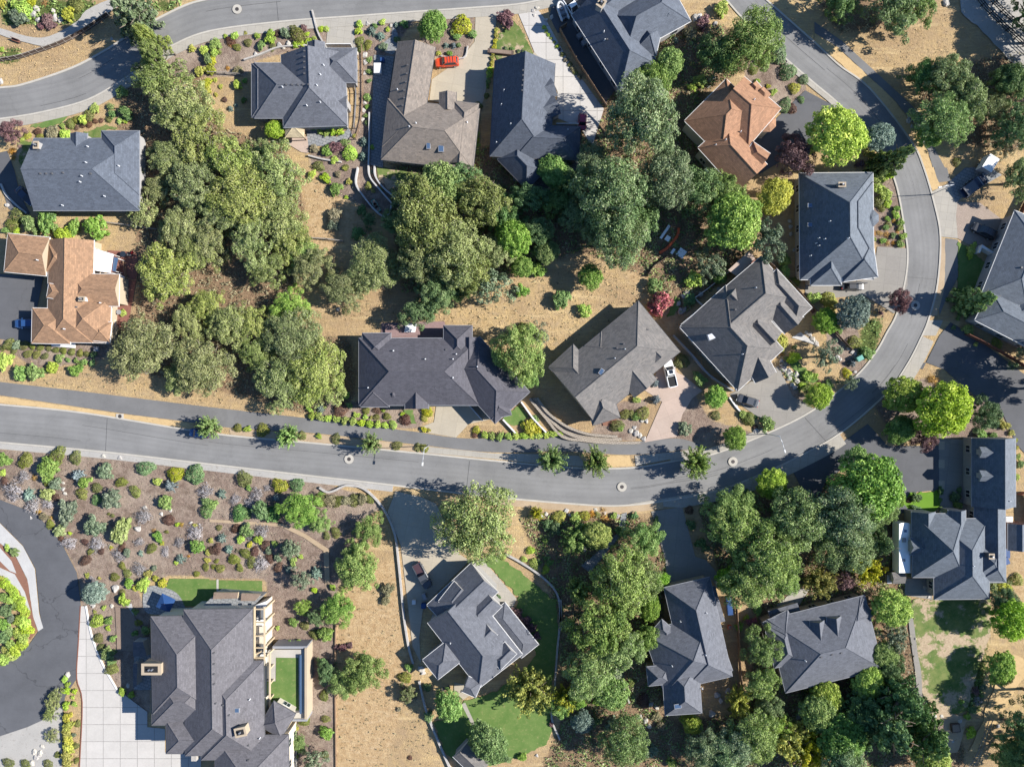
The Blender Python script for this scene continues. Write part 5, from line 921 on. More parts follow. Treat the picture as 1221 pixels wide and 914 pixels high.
# ---------------------------------------------------------------- vehicles
PAINT = {k: paint('paint_' + k, c) for k, c in {'orange': (.62, .06, .015), 'magenta': (.30, .012, .05), 'white': (.78, .78, .76), 'black': (.018, .02, .024), 'navy': (.02, .035, .07), 'blue': (.018, .06, .17), 'silver': (.42, .43, .45), 'maroon': (.06, .032, .036), 'charcoal': (.05, .055, .065)}.items()}
def wheels(root, xs, hw, r=.34, wd=.22):
    for sx in xs:
        for sy in (-1, 1):
            t = MB().cyl((0, -wd / 2, 0), (0, wd / 2, 0), r, n=16).build('wheel', M_black, root, True); t.location = (sx, sy * (hw - wd / 2 + .01), r)
            MB().cyl((0, sy * (wd / 2 - .01), 0), (0, sy * (wd / 2 + .015), 0), r * .62, n=12).build('rim', M_steel, t)
def car(px, py, hx, hy, L, label, pt, kind='suv', wid=1.85, hgt=1.68, name='parked_car', cat='car', rails=False, sun=False, cover=None):
    """hx,hy: the way the bonnet points in the survey picture"""
    x, y = W(px, py, .9); root = empty(name, (x, y, ZTOP), math.atan2(-hy, hx)); tag(root, label, cat)
    hw = wid / 2; h2 = L / 2; pk = kind == 'pickup'; P = PAINT[pt]
    belt = .98 if kind != 'sedan' else .92; hood = belt - .02
    st = [(-h2, .72, .88), (-h2 + .12, .92, .93), (-h2 * .6, .99, 1), (-.1 * L, 1, 1), (h2 * .5, .99, .98), (h2 - .45, .94, .9), (h2 - .1, .80, .78), (h2, .62, .66)]
    mb = MB(); rings = []
    for sx, wf, zf in st:
        w_ = hw * wf; zt = belt * zf
        if pk and sx < -.1 * L - .05: zt = belt
        rings.append([(sx, -w_, .30), (sx, -w_ * 1.0, .62), (sx, -w_ * .95, zt - .06), (sx, -w_ * .86, zt), (sx, w_ * .86, zt), (sx, w_ * .95, zt - .06), (sx, w_, .62), (sx, w_, .30)])
    for a, b in zip(rings, rings[1:]):
        for i in range(8): j = (i + 1) % 8; mb.face([a[i], b[i], b[j], a[j]])
    mb.face(rings[0]); mb.face(list(reversed(rings[-1]))); mb.build('body', P, root, False)
    c0, c1, r0, r1 = {'suv': (-h2 + .18, .22 * L, -h2 + .5, .08 * L), 'pickup': (-.10 * L, .25 * L, -.05 * L, .12 * L), 'sedan': (-.38 * L, .24 * L, -.22 * L, .07 * L), 'hatch': (-h2 + .15, .26 * L, -h2 + .5, .10 * L)}[kind]
    wb, wt = hw * .88, hw * .72; zb, zt = belt - .01, hgt
    B = [(c0, -wb, zb), (c1, -wb, zb), (c1, wb, zb), (c0, wb, zb)]; T = [(r0, -wt, zt), (r1, -wt, zt), (r1, wt, zt), (r0, wt, zt)]
    cab = MB().solid(B, T, 0, nobot=True).build('cabin', P, root)
    def pane(nm, q, s=.86, off=.012):
        c = sum((Vector(v) for v in q), Vector()) / 4; n = (Vector(q[1]) - Vector(q[0])).cross(Vector(q[2]) - Vector(q[0])).normalized()
        if n.dot(c - Vector((0, 0, 1.2))) < 0: n = -n
        f = [c + (Vector(v) - c) * s + n * off for v in q]; b = [v - n * .02 for v in f]; MB().solid(b, f).build(nm, M_glass, root)
    pane('windscreen', [B[1], B[2], T[2], T[1]]); pane('rear_window', [B[3], B[0], T[0], T[3]])
    pane('side_window', [B[0], B[1], T[1], T[0]], .8); pane('side_window', [B[2], B[3], T[3], T[2]], .8)
    if sun: MB().box(((r0 + r1) / 2 + .1, 0, hgt + .012), (.75, .8, .03)).build('sunroof', M_glass, root)
    if rails:
        for s in (-1, 1): MB().cyl((r0 + .1, s * wt * .93, hgt + .06), (r1 - .1, s * wt * .93, hgt + .06), .03).build('roof_rail', M_darkt, root)
        for k in (.25, .5, .75): MB().box((r0 + (r1 - r0) * k, 0, hgt + .06), (.07, wt * 1.8, .05)).build('roof_bar', M_darkt, root)
    if pk:
        bl = -h2 + .12; br_ = c0 - .08
        MB().box(((bl + br_) / 2, 0, belt + .008), (br_ - bl, wid * .74, .03)).build('bed_floor', PAINT[cover] if cover else M_black, root)
        for s in (-1, 1): MB().box(((bl + br_) / 2, s * hw * .87, belt + .1), (br_ - bl, .12, .22)).build('bed_side', P, root)
        MB().box((bl, 0, belt + .1), (.1, wid * .86, .22)).build('tailgate', P, root)
    wheels(root, (-h2 * .62, h2 * .64), hw)
    for s in (-1, 1):
        MB().box((h2 - .1, s * hw * .56, .62), (.16, .34, .15)).build('headlight', M_lamp, root); MB().box((-h2 + .03, s * hw * .7, .74), (.12, .22, .2)).build('tail_light', M_redl, root)
        MB().box((c1 - .45, s * (hw + .08), belt + .06), (.14, .2, .14)).build('mirror', P, root)
    MB().box((h2 - .03, 0, .45), (.14, wid * .7, .16)).build('bumper', M_darkt, root)
    return root
ZTOP = ZC[0] + .005
car(533, 74, -1, .07, 4.7, 'bright orange estate car with roof rails parked on the tan forecourt', 'orange', rails=True)
car(694.5, 145, -.05, 1, 3.3, 'small magenta hatchback at the foot of the cream chequered driveway', 'magenta', 'hatch', 1.68, 1.5)
car(682, 8, .56, .83, 5.3, 'white van-like pickup beside the grey dinghy, cut by the top edge', 'white', 'pickup', 2.0, 1.9, 'pickup_truck', 'pickup')
car(31, 385.5, -1, .02, 4.6, 'dark blue car tucked against the tan brown house', 'blue', 'suv', 1.8, 1.65)
car(237, 516.5, -1, -.12, 3.9, 'small blue car on the main road under a street tree', 'blue', 'hatch', 1.7, 1.5)
car(799, 445, -.22, -.97, 5.7, 'white pickup with sunroof and dark empty bed on the pink driveway', 'white', 'pickup', 2.02, 1.9, 'pickup_truck', 'pickup', sun=True)
car(891.5, 477.5, -.95, -.3, 4.5, 'dark grey saloon on the grey forecourt near the curve', 'charcoal', 'sedan', 1.8, 1.45)
car(1173.5, 275.5, -.88, -.45, 5.0, 'black jeep-like car on the shaded block paving at the right', 'black', 'suv', 1.9, 1.75, rails=True)
car(503.5, 686, .47, .88, 5.6, 'dark grey pickup with a maroon bed cover beside the angled garage wing', 'charcoal', 'pickup', 1.98, 1.85, 'pickup_truck', 'pickup', cover='maroon')
car(1017, 340.5, 1, .02, 4.5, 'black car tucked under the garage eave of the blue-grey house', 'black', 'sedan', 1.8, 1.45)
car(30, 233.5, .7, .72, 4.4, 'navy car in shade on the curved driveway with white kerb', 'navy', 'sedan', 1.8, 1.45)
# caravan
x, y = W(1074, 651, 1.6); r = empty('caravan', (x, y, ZTOP), R(90)); tag(r, 'long white caravan half hidden under trees beside the big grey house', 'caravan')
mb = MB(); n = 10
def rr(z, s): return [(-5 + (.0 if s == 1 else .08), -1.2 * s, z), (4.8, -1.2 * s, z), (5.0, -.7 * s, z), (5.0, .7 * s, z), (4.8, 1.2 * s, z), (-5 + (.0 if s == 1 else .08), 1.2 * s, z)]
mb.solid(rr(.55, 1), rr(2.75, 1), nobot=False); mb.solid(rr(2.75, 1), rr(2.9, .93)); mb.build('body', PAINT['white'], r)
MB().box((1.6, .2, 3.0), (.9, .75, .28), 0, 0, .85).build('air_conditioner', M_greyt, r); MB().box((3.4, -.1, 2.94), (.5, .5, .12)).build('roof_hatch', M_sky, r); MB().box((-2.4, .2, 2.94), (.5, .5, .12)).build('roof_hatch', M_greyt, r)
for k in (-3, -.6, 2.6): MB().box((k, -1.2, 1.85), (1.0, .06, .6)).build('window', M_glass, r)
MB().box((1.2, -1.21, 1.5), (.7, .06, 1.8)).build('door', M_greyt, r); wheels(r, (-.6, .35), 1.15, .34); MB().cyl((5, 0, .5), (6.2, 0, .5), .06).build('drawbar', M_darkt, r)
# utility trailer and small box trailer on the right
x, y = W(1161, 221, .9); r = empty('utility_trailer', (x, y, ZTOP), math.atan2(120, 160)); tag(r, 'dark long utility trailer in tree shade beside the right driveway', 'trailer')
MB().box((0, 0, .75), (6, 2.1, .14)).build('bed', PAINT['navy'], r)
for s in (-1, 1): MB().box((0, s * 1.02, 1.1), (6, .07, .6)).build('side_board', PAINT['navy'], r)
for k in range(5): MB().box((-2.4 + k * 1.2, 0, 1.34), (.12, 2.1, .1)).build('bow', M_metal, r)
MB().box((-1.2, 0, 1.42), (2.6, 1.9, .05)).build('cover', PAINT['charcoal'], r); wheels(r, (-.6, .4), 1.2, .36); MB().cyl((3, 0, .6), (4.2, 0, .5), .07).build('drawbar', M_darkt, r)
x, y = W(1180, 195, 2.4); r = empty('box_trailer', (x, y, ZTOP), math.atan2(120, 75)); tag(r, 'white roofed box trailer at the end of the dark utility trailer', 'trailer')
MB().box((0, 0, 1.5), (3.0, 2.1, 2.1)).build('body', PAINT['white'], r); MB().box((0, 0, 2.6), (3.05, 2.15, .1)).build('roof', M_cloth, r); MB().box((-1.52, 0, 1.5), (.06, 1.9, 1.9)).build('door', M_greyt, r); wheels(r, (0,), 1.1, .36); MB().cyl((1.5, 0, .5), (2.5, 0, .5), .06).build('drawbar', M_darkt, r)
# dinghy
x, y = W(670.5, 14, .7); r = empty('inflatable_boat', (x, y, ZTOP), math.atan2(115, -42)); tag(r, 'grey inflatable dinghy with seats on the shaded asphalt pad', 'boat')
pts = [Vector((-1.7, -.72, .75)), Vector((.6, -.72, .75)), Vector((1.4, -.5, .8)), Vector((1.85, 0, .86)), Vector((1.4, .5, .8)), Vector((.6, .72, .75)), Vector((-1.7, .72, .75))]
sp = smooth_line(pts, 5); mb = MB()
for a, b in zip(sp, sp[1:]): mb.cyl(a, b, .25, n=10, caps=False)
for e in (0, -1): mb.cyl(sp[e], sp[e] + Vector((-.3, 0, 0)), .25, .1, 10)
mb.build('tube', flat('pale_rubber', (.5, .5, .49), .5), r, True); MB().solid([(-1.6, -.55, .58), (1.2, -.5, .58), (1.2, .5, .58), (-1.6, .55, .58)], [(-1.6, -.6, .66), (1.3, -.4, .7), (1.3, .4, .7), (-1.6, .6, .66)]).build('deck', M_greyt, r)
MB().box((-.9, 0, .9), (.4, .9, .25)).build('seat', M_darkt, r); MB().box((.35, 0, .95), (.45, .5, .45)).build('console', M_greyt, r); MB().box((-1.85, 0, .95), (.3, .35, .6)).build('outboard_motor', M_black, r)
MB().box((0, 0, .45), (2.8, .8, .12)).build('trailer_frame', M_metal, r); wheels(r, (-.3,), .85, .27, .16)
# ---------------------------------------------------------------- walls and fences
def wall(pts, w_, h, mat, label, name='stone_wall', t=None, curve=4, cat='wall'):
    if t: pts = tile(t, *pts)
    return strip(name, pts, w_, -.05, h, mat, label, cat, None, curve)
def fence(pts, h, mat, label, t=None, gap=2.2, curve=3, solid=True, post=None, name='fence', rails=2):
    if t: pts = tile(t, *pts)
    P = [Vector(W(*p)) for p in pts]; P = smooth_line(P, curve) if curve else P
    root = empty(name, (P[0].x, P[0].y, 0)); tag(root, label, 'fence'); o = P[0]; Q = [p - o for p in P]
    tot = sum((b - a).length for a, b in zip(Q, Q[1:])); n = max(1, min(60, int(tot / gap))); pos = []; acc = 0
    for i in range(n + 1):
        d = tot * i / n; acc = 0
        for a, b in zip(Q, Q[1:]):
            l = (b - a).length
            if acc + l >= d - 1e-6: pos.append(a.lerp(b, (d - acc) / l if l else 0)); break
            acc += l
    if solid: strip_mb(Q, .06, .08, h - .06).build('panel', mat, root)
    for k in range(rails): z = h * (.35 + .6 * k / max(1, rails - 1)); strip_mb(Q, .10, z - .07, z + .03 + .004).build('rail', post or mat, root)
    for p in pos: MB().box((p.x, p.y, h / 2), (.14, .14, h + .12)).build('post', post or mat, root)
    return root
fence([(-12, 76), (0, 74), (25, 70), (50, 62), (75, 53), (100, 40), (120, 27), (131, 19)], 1.5, M_woodd, 'curving dark board fence with pale posts by the upper left path', post=M_branch, gap=1.4)
fence([(1152, -14), (1172, 12), (1196, 36), (1228, 66)], 1.6, M_black, 'black rail fence along the shaded gravel track', solid=False, rails=3); fence([(1164, -14), (1186, 10), (1212, 34), (1232, 52)], 1.6, M_black, 'second black rail fence, the outer of the pair by the track', solid=False, rails=3)
fence([(1150, 399), (1180, 414), (1224, 440)], 1.7, M_woodr, 'red board fence above the shaded asphalt court'); fence([(1210, 262), (1224, 234)], 1.7, M_woodr, 'short red board fence above the edge-cut grey house', curve=0)
fence([(667, 37), (684, 68), (704, 100), (722, 128)], 1.6, M_wood, 'brown board fence of the side yard beside the cream chequered driveway'); fence([(667, 37), (675, 32)], 1.6, M_wood, 'short brown gate fence at the top of the side yard', curve=0)
fence([575, 0, 590, 200, 600, 400, 625, 560, 640, 700], 1.6, M_wood, 'weathered fence between the two lower slate houses', 'X'); fence([725, 490, 870, 620, 940, 700, 1010, 780], 1.3, M_woodd, 'dark timber fence behind the grey brown house', 'I')
fence([560, 385, 640, 390, 730, 402], 1.1, M_branch, 'pale split rail fence on the slope below the thin tree', 'G', solid=False); fence([590, 300, 700, 315, 860, 338], 1.1, M_branch, 'pale split rail fence below the slate grey house', 'F', solid=False); fence([0, 402, 90, 405, 175, 412], 1.0, M_branch, 'pale split rail fence above the left oak grove', 'B', solid=False)
fence([832, 260, 838, 450, 830, 640, 800, 760], 1.2, M_wood, 'slender timber fence beside the gazebo house', 'B', solid=False); fence([770, 460, 800, 500, 790, 700], 1.0, M_metal, 'low metal railing beside the gazebo house steps', 'B', solid=False)
fence([350, 712, 430, 655, 540, 567], 1.1, M_whitew, 'white deck railing of the grey brown house', 'I', solid=False); fence([350, 712, 400, 755], 1.1, M_whitew, 'short white return railing of the grey brown house', 'I', solid=False, curve=0)
fence([100, 590, 130, 540, 180, 505, 215, 480], .9, M_woodd, 'low dark fence round the netted yard', 'I'); fence([685, 515, 700, 600, 760, 615], 1.0, M_wood, 'wooden stair rail beside the tan brown patio', 'F', solid=False)
fence([950, 640, 880, 830, 830, 914], 1.3, M_branch, 'pale fence along the golden grass strip', 'Y', solid=False); fence([1100, 130, 1142, 130, 1150, 300], 1.6, M_woodr, 'red brown fence beside the garage range', 'T'); fence([490, 340, 600, 335], .9, M_wood, 'short rail in the central oak grove', 'H', solid=False, curve=0)
fence([575, 400, 660, 490, 700, 530], .9, M_woodd, 'low timber edging fence in the sloping garden', '2'); fence([1140, 780, 1142, 700], 1.2, M_wood, 'bit of fence behind the patchy lawn', 'Y', curve=0, gap=1)
wall([600, 95, 640, 118, 680, 112, 750, 82, 830, 95, 900, 150, 960, 230, 1010, 350, 1030, 500, 1045, 650, 1060, 800, 1085, 960, 1110, 1050], .4, .5, M_stone, 'long pale stone wall from the road down the pickup driveway', t='Q')
wall([0, 440, 30, 570, 60, 660, 110, 780, 175, 930], .4, .6, M_stone, 'pale stone wall between the dry strip and the long lawn', t='W'); wall([470, 455, 560, 505, 650, 565, 730, 640, 762, 720, 768, 870], .4, .5, M_stone, 'curved stone wall beside the shaded lawn', t='R')
wall([770, 0, 768, 100, 750, 280, 735, 500, 720, 640, 765, 760], .35, .5, M_stone, 'stone edging between the long lawn and the wood', t='W')
wall([640, 338, 700, 420, 800, 492, 900, 530, 985, 542, 1075, 548], .5, 1.0, M_stone2, 'upper curved stone retaining wall below the grey gabled house', t='M'); wall([625, 340, 700, 440, 780, 515, 880, 555, 1010, 565, 1100, 562], .6, .6, M_stone2, 'middle curved stone retaining wall below the grey gabled house', t='M'); wall([600, 342, 690, 450, 778, 548, 900, 570, 1000, 580, 1130, 582, 1200, 580], .5, .8, M_stone2, 'lowest curved stone retaining wall above the footpath', t='M')
wall([375, 265, 360, 390, 420, 490, 510, 600, 580, 647, 620, 622, 635, 560], .3, .8, M_white, 'white garden wall round the lower terrace', t='3'); wall([465, -160, 463, 100, 458, 260, 470, 340, 530, 420, 640, 545], .3, .8, M_white, 'long white garden wall beside the taupe house path', t='3'); wall([505, 245, 510, 330, 570, 420, 660, 500, 690, 560], .3, .8, M_white, 'white wall along the lawn below the taupe house', t='3')
wall([555, 360, 620, 450, 690, 525], .3, .9, M_whitew, 'white low wall by the triangular lawn', t='M', curve=0); wall([455, 455, 525, 530], .3, .7, M_whitew, 'short white wall above the lime hedge', t='M', curve=0)
wall([235, 0, 340, 110, 430, 215, 560, 300], .35, 1.2, M_greyw, 'grey boundary wall between the pink and grey forecourts', t='N'); wall([545, 335, 580, 385, 620, 430], .3, .4, M_whitew, 'short white kerb wall of the grey forecourt', t='N')
wall([870, 470, 885, 435, 960, 480, 1040, 515], .3, 1.6, M_whitew, 'white wall of the clipped hedge box', t='J', curve=0); wall([10, 90, 40, 150, 100, 210, 150, 250], .35, .4, M_white, 'white kerb of the curved driveway', t='F')
wall([190, 330, 280, 300, 380, 262, 530, 252], .3, .5, M_stone, 'rocky step wall in front of the gazebo house', t='B'); wall([560, 60, 600, 200, 690, 330], .3, .4, M_stone, 'low stone edging on the gazebo slope', t='B')
wall([540, 850, 620, 870, 720, 885], .3, .5, M_stone, 'low stones below the gazebo house shrubs', t='B'); wall([375, 770, 400, 440, 470, 340], .01, .01, M_stone, 'thin edge', t='U') if False else None
wall([470, 35, 500, 190, 560, 350, 640, 490], .25, .25, M_whitew, 'thin white kerb of the mansion driveway', t='U'); wall([440, 740 - 714 + 9, 428, 250, 420, 430, 450, 560, 435, 914], .2, .15, M_woodr, 'rusty edging strip of the mansion driveway', t='U')
wall([690, 40, 685, 340, 686, 530, 690, 914], .2, .35, M_wood, 'timber edge between mulch and dry strip', t='V', curve=0); wall([265, 255, 240, 320, 120, 310], .25, .4, M_stone, 'rock edging of the shrub island bed', t='C')
wall([395, 25, 415, 60, 460, 100, 500, 140], .3, .4, M_white, 'white rock line down the sloping garden', t='2') if False else None
wall([680, 470, 930, 560], .2, .6, M_woodd, 'dark wall behind the court bed', t='O', curve=0) if False else None
wall([1100, 430, 1142, 560], .3, .6, M_stone, 'stone wall by the brick terrace', t='W')
# ---------------------------------------------------------------- street furniture
def lamp(px, py, ax, ay, label):
    x, y = W(px, py); r = empty('street_lamp', (x, y, 0), math.atan2(-ay, ax)); tag(r, label, 'street lamp', 'street lamps along the main road')
    MB().cyl((0, 0, 0), (0, 0, .4), .16, .12, 10).build('base', M_metal, r, True); MB().cyl((0, 0, .3), (0, 0, 7.0), .09, .06, 10).build('pole', M_steel, r, True)
    MB().cyl((0, 0, 6.9), (1.2, 0, 7.3), .05, .045, 8).cyl((1.2, 0, 7.3), (2.6, 0, 7.35), .045, .04, 8).build('arm', M_steel, r, True)
    h_ = MB().box((2.9, 0, 7.33), (.75, .3, .16), 0, 0, .8).build('lamp_head', M_whitew, r); MB().box((2.95, 0, 7.24), (.5, .22, .04)).build('lens', M_lamp, h_)
lamp(511, 531, -.1, 1, 'street lamp beside the main road near the purple-black house'); lamp(914, 517, .3, 1, 'street lamp beside the grey forecourt with dark saloon'); lamp(1111, 232, -1, .2, 'street lamp at the right driveway crossover')
def manhole(px, py, label, sq=False):
    x, y = W(px, py); r = empty('manhole', (x, y, ZTOP - .02)); tag(r, label, 'manhole', 'manholes in the road')
    if sq: MB().box((0, 0, .02), (1.5, 1.0, .05)).build('surround', M_kerb, r)
    else: MB().cyl((0, 0, 0), (0, 0, .03), .95, n=28).build('surround', M_kerb, r)
    MB().cyl((0, 0, .02), (0, 0, .05), .38, n=20).build('cover', M_iron, r)
for p, l in (((283, 11.6), 'round manhole in the upper road above the gazebo house'), ((416.4, 547), 'round manhole in the main road near a street lamp shadow'), ((741.5, 580), 'round manhole in the main road above the shaded garden'), ((873.7, 550), 'round manhole in the main road below the grey forecourt'), ((1091, 364), 'faint manhole in the tree shade beside the plum tree')): manhole(*p, l)
manhole(143.5, 496, 'square concrete valve cover in the straw verge', True)
x, y = W(20.6, 49.5); r = empty('bench', (x, y, 0), R(-20)); tag(r, 'red bench beside the gravel path', 'bench')
MB().box((0, 0, .45), (1.8, .45, .06)).build('seat', M_woodr, r); MB().box((0, .22, .75), (1.8, .06, .45)).build('backrest', M_woodr, r)
for s in (-.75, .75): MB().box((s, 0, .22), (.08, .42, .44)).build('leg', M_iron, r)
def awning(pts, z, mat, label, name='awning', posts=True, thick=.12):
    P = [Vector(W(*p, z)) for p in pts]; c = sum(P, Vector((0, 0))) / len(P); r = empty(name, (c.x, c.y, 0)); tag(r, label, 'canopy'); Q = [p - c for p in P]
    MB().solid([(q.x, q.y, z) for q in Q], [(q.x, q.y, z + thick) for q in Q]).build('canopy', mat, r)
    if posts:
        for q in Q: MB().cyl((q.x * .94, q.y * .94, 0), (q.x * .94, q.y * .94, z), .06).build('post', M_whitew, r)
awning([(113, 296.5), (135.5, 303), (132, 325.5), (110, 322)], 3.0, M_cloth, 'big white rectangular awning over the patio of the tan brown house')
awning([(136, 306), (141, 308), (138, 324), (134, 323)], 2.6, M_sky, 'narrow blue glass canopy beside the white awning')
awning([(143, 327), (149, 330), (145, 362), (137.5, 362), (137, 344)], .9, M_whitew, 'white upper deck beside the tan brown house', 'deck', True); awning([(131.5, 364), (136, 364), (138, 388), (134, 396), (126, 402), (130, 380)], .8, M_whitew, 'white lower deck strip beside the tan brown house', 'deck')
awning([(918, 750), (954, 740), (955, 746), (919, 756)], 2.4, M_sky, 'pale blue lean-to roof before the twin dormer house', 'lean_to')
awning([(868, 322), (893, 299), (901, 308), (879, 330)], 2.6, M_pink, 'pink raised deck at the corner of the grey brown house', 'deck')
awning([(459, 388), (500, 385), (501, 399), (460, 402)], .5, M_mauve, 'mauve raised terrace above the purple-black house', 'terrace', False); awning([(484, 386), (497, 386), (495, 396), (482, 396)], .9, M_cloth, 'white cloth covering on the mauve raised terrace', 'cover', False)
def parasol(px, py, s, mat, label, n=4, rz=.5):
    x, y = W(px, py, 2.4); r = empty('parasol', (x, y, 0), rz); tag(r, label, 'parasol'); mb = MB()
    for i in range(n):
        a, b = [(s * math.cos(2 * math.pi * k / n), s * math.sin(2 * math.pi * k / n), 2.2) for k in (i, i + 1)]; mb.face([a, b, (0, 0, 2.75)]); mb.face([b, a, (0, 0, 2.7)])
    mb.build('canopy', mat, r); MB().cyl((0, 0, 0), (0, 0, 2.8), .04).build('pole', M_wood, r); MB().cyl((0, 0, 0), (0, 0, .12), .35).build('base', M_darkt, r)
parasol(197, 719, 2.1, M_blue, 'large square blue parasol on the round slate patio', 4, .35)
def table(px, py, label, rad=.55, mat=None):
    x, y = W(px, py, .75); r = empty('garden_table', (x, y, ZTOP)); tag(r, label, 'table'); MB().cyl((0, 0, .7), (0, 0, .75), rad, n=16).build('tabletop', mat or M_glass, r); MB().cyl((0, 0, 0), (0, 0, .7), .05).build('leg', M_metal, r); MB().cyl((0, 0, 0), (0, 0, .05), .3).build('base', M_metal, r)
def chair(px, py, a, label, mat=None):
    x, y = W(px, py, .5); r = empty('garden_chair', (x, y, ZTOP), a); tag(r, label, 'chair'); m = mat or M_darkt
    MB().box((0, 0, .42), (.5, .5, .06)).build('seat', m, r); MB().box((-.24, 0, .72), (.06, .5, .55)).build('backrest', m, r)
    for sx in (-.2, .2):
        for sy in (-.2, .2): MB().cyl((sx, sy, 0), (sx, sy, .42), .025, n=6).build('leg', M_metal, r)
table(147, 303, 'dark round table on the brick patio by the white awning', .6); table(144, 341, 'small blue glass table on the white upper deck', .4, M_sky); table(142, 372, 'grey table on the lower brick patio', .5, M_greyt)
chair(155, 304, 0, 'dark chair on the brick patio beside the round table'); chair(158, 301, 2, 'red chair at the far end of the brick patio', M_redl); chair(147, 349, 1, 'dark chair on the white upper deck'); chair(146, 358, 4, 'second dark chair on the white upper deck, lower one'); chair(135, 379, 2, 'white chair on the brick patio', M_whitew)
for p, a, l in (((529, 820), 1, 'blue grey lounge chair in the shaded house recess'), ((535, 818), 2, 'dark lounge chair beside the tan patio of the slate house')): chair(*p, a, l)
def tub(px, py, d, mat, label, name='planter', cat='planter', h=.6, rz=0):
    x, y = W(px, py, h); r = empty(name, (x, y, ZTOP), rz); tag(r, label, cat)
    mb = MB(); w_, l = d; mb.box((0, 0, h / 2), (w_, l, h), 0, 0, 1.06); mb.build('body', mat, r); MB().box((0, 0, h + .012), (w_ * .86, l * .86, .03)).build('fill' if cat == 'planter' else 'lid', M_mulch if cat == 'planter' else mat, r)
tub(1025.5, 427, (1.2, .9), M_teal, 'green utility cabinet beside the kerb in the sloping garden', 'utility_cabinet', 'cabinet', 1.1, .5)
for i, (q, l) in enumerate(((488, 'upper green'), (497, 'middle green'), (512, 'lower green'))):
    (px, py), = tile('3', q + 12, 535 + i * 22); tub(px, py, (1.3, .8), M_teal, f'{l} raised tub on the shaded lower terrace', rz=-.9)
for q, l in ((tile('B', 915, 372)[0], 'white box beside the taupe house side path'), (tile('B', 940, 325)[0], 'blue crate on the taupe house side path')): tub(*q, (1.4, 1.9) if 'white' in l else (.8, .7), M_whitew if 'white' in l else M_blue, l, 'storage_box', 'box', .9)
for q, l in ((tile('C', 872, 195)[0], 'upper grey bin along the fenced side yard'), (tile('C', 897, 232)[0], 'lower grey bin along the fenced side yard')): tub(*q, (.8, .9), M_greyt, l, 'wheelie_bin', 'bin', 1.1, .6)
tub(493.5, 717.5, (.7, .8), M_whitew, 'white box on the shaded drive beside the dark grey pickup', 'storage_box', 'box', .7); tub(506, 711, (.7, 1.2), M_greyt, 'grey bin behind the dark grey pickup', 'wheelie_bin', 'bin', 1.1, .4); tub(505, 722, (.9, .9), M_blue, 'blue bin by the angled garage wing', 'wheelie_bin', 'bin', 1.0)
tub(76, 411, (4.5, .9), M_whitew, 'long white bench box below the tan brown house', 'storage_box', 'box', .5, -.09); tub(47, 408, (1.2, .7), M_yel, 'yellow crate below the tan brown house', 'storage_box', 'box', .5); tub(115, 416, (.9, .9), M_greyt, 'grey box at the corner below the tan brown house', 'storage_box', 'box', .6)
tub(868, 206, (1.6, 1.2), M_blue, 'blue tub behind the rust brown house', 'storage_box', 'box', .6, .7) if False else None
tub(1194, 671, (3.0, 1.3), M_blue, 'blue tarp covered stack beside the big grey house', 'covered_stack', 'stack', .9, .4); tub(1201, 658, (.9, 2.2), M_blue, 'upright blue sheet leaning by the big grey house', 'tarp_board', 'tarp', .5); tub(1203, 620, (1.3, 1.5), M_whitew, 'white box above the small gabled shed', 'storage_box', 'box', .8)
tub(1057, 678, (.8, .8), M_yel, 'yellow bucket stand beside the little garden shed', 'storage_box', 'box', .6); tub(1060, 690, (.9, 1.6), M_metal, 'grey rack beside the little garden shed', 'storage_rack', 'rack', 1.0)
tub(1126, 613, (1.2, 1.2), M_whitew, 'white box in the entrance recess of the big grey house', 'storage_box', 'box', .8); tub(870, 722, (1.0, 3.4), M_blue, 'blue stack beside the driveway house wall', 'covered_stack', 'stack', .9, .1); tub(870, 747, (.7, .7), M_orange, 'orange pot beside the driveway house fence', 'planter', 'planter', .4)
for i, (qx, qy, l) in enumerate(((680, 695, 'left dark square'), (770, 700, 'right dark square'))): (px, py), = tile('Y', qx, qy); tub(px, py, (1.6, 1.6), M_woodd, f'{l} planter box on the bare patch', rz=.1)
tub(597, 62, (5.0, .8), M_woodd, 'long narrow planter box on the small lawn', rz=-.1); tub(605, 60, (.01, .01), M_woodd, 'x') if False else None
# orange netting and boards in the shaded yard
wall([268, 330, 262, 370, 235, 405, 205, 440, 165, 465], .5, .5, M_orange, 'orange safety netting strip in the shaded yard', 'safety_netting', 'I', 3, 'netting')
for q, d, l in ((tile('I', 195, 350)[0], (.5, 3.0), 'white plank lying in the shaded yard'), (tile('I', 285, 465)[0], (1.5, 1.6), 'blue white sack heap in the shaded yard'), (tile('I', 210, 385)[0], (.9, 1.0), 'pale board in the shaded yard near the netting'), (tile('I', 238, 455)[0], (.5, 1.1), 'white bag beside the orange netting')): tub(*q, d, M_cloth, l, 'building_board', 'board', .25, -.6)
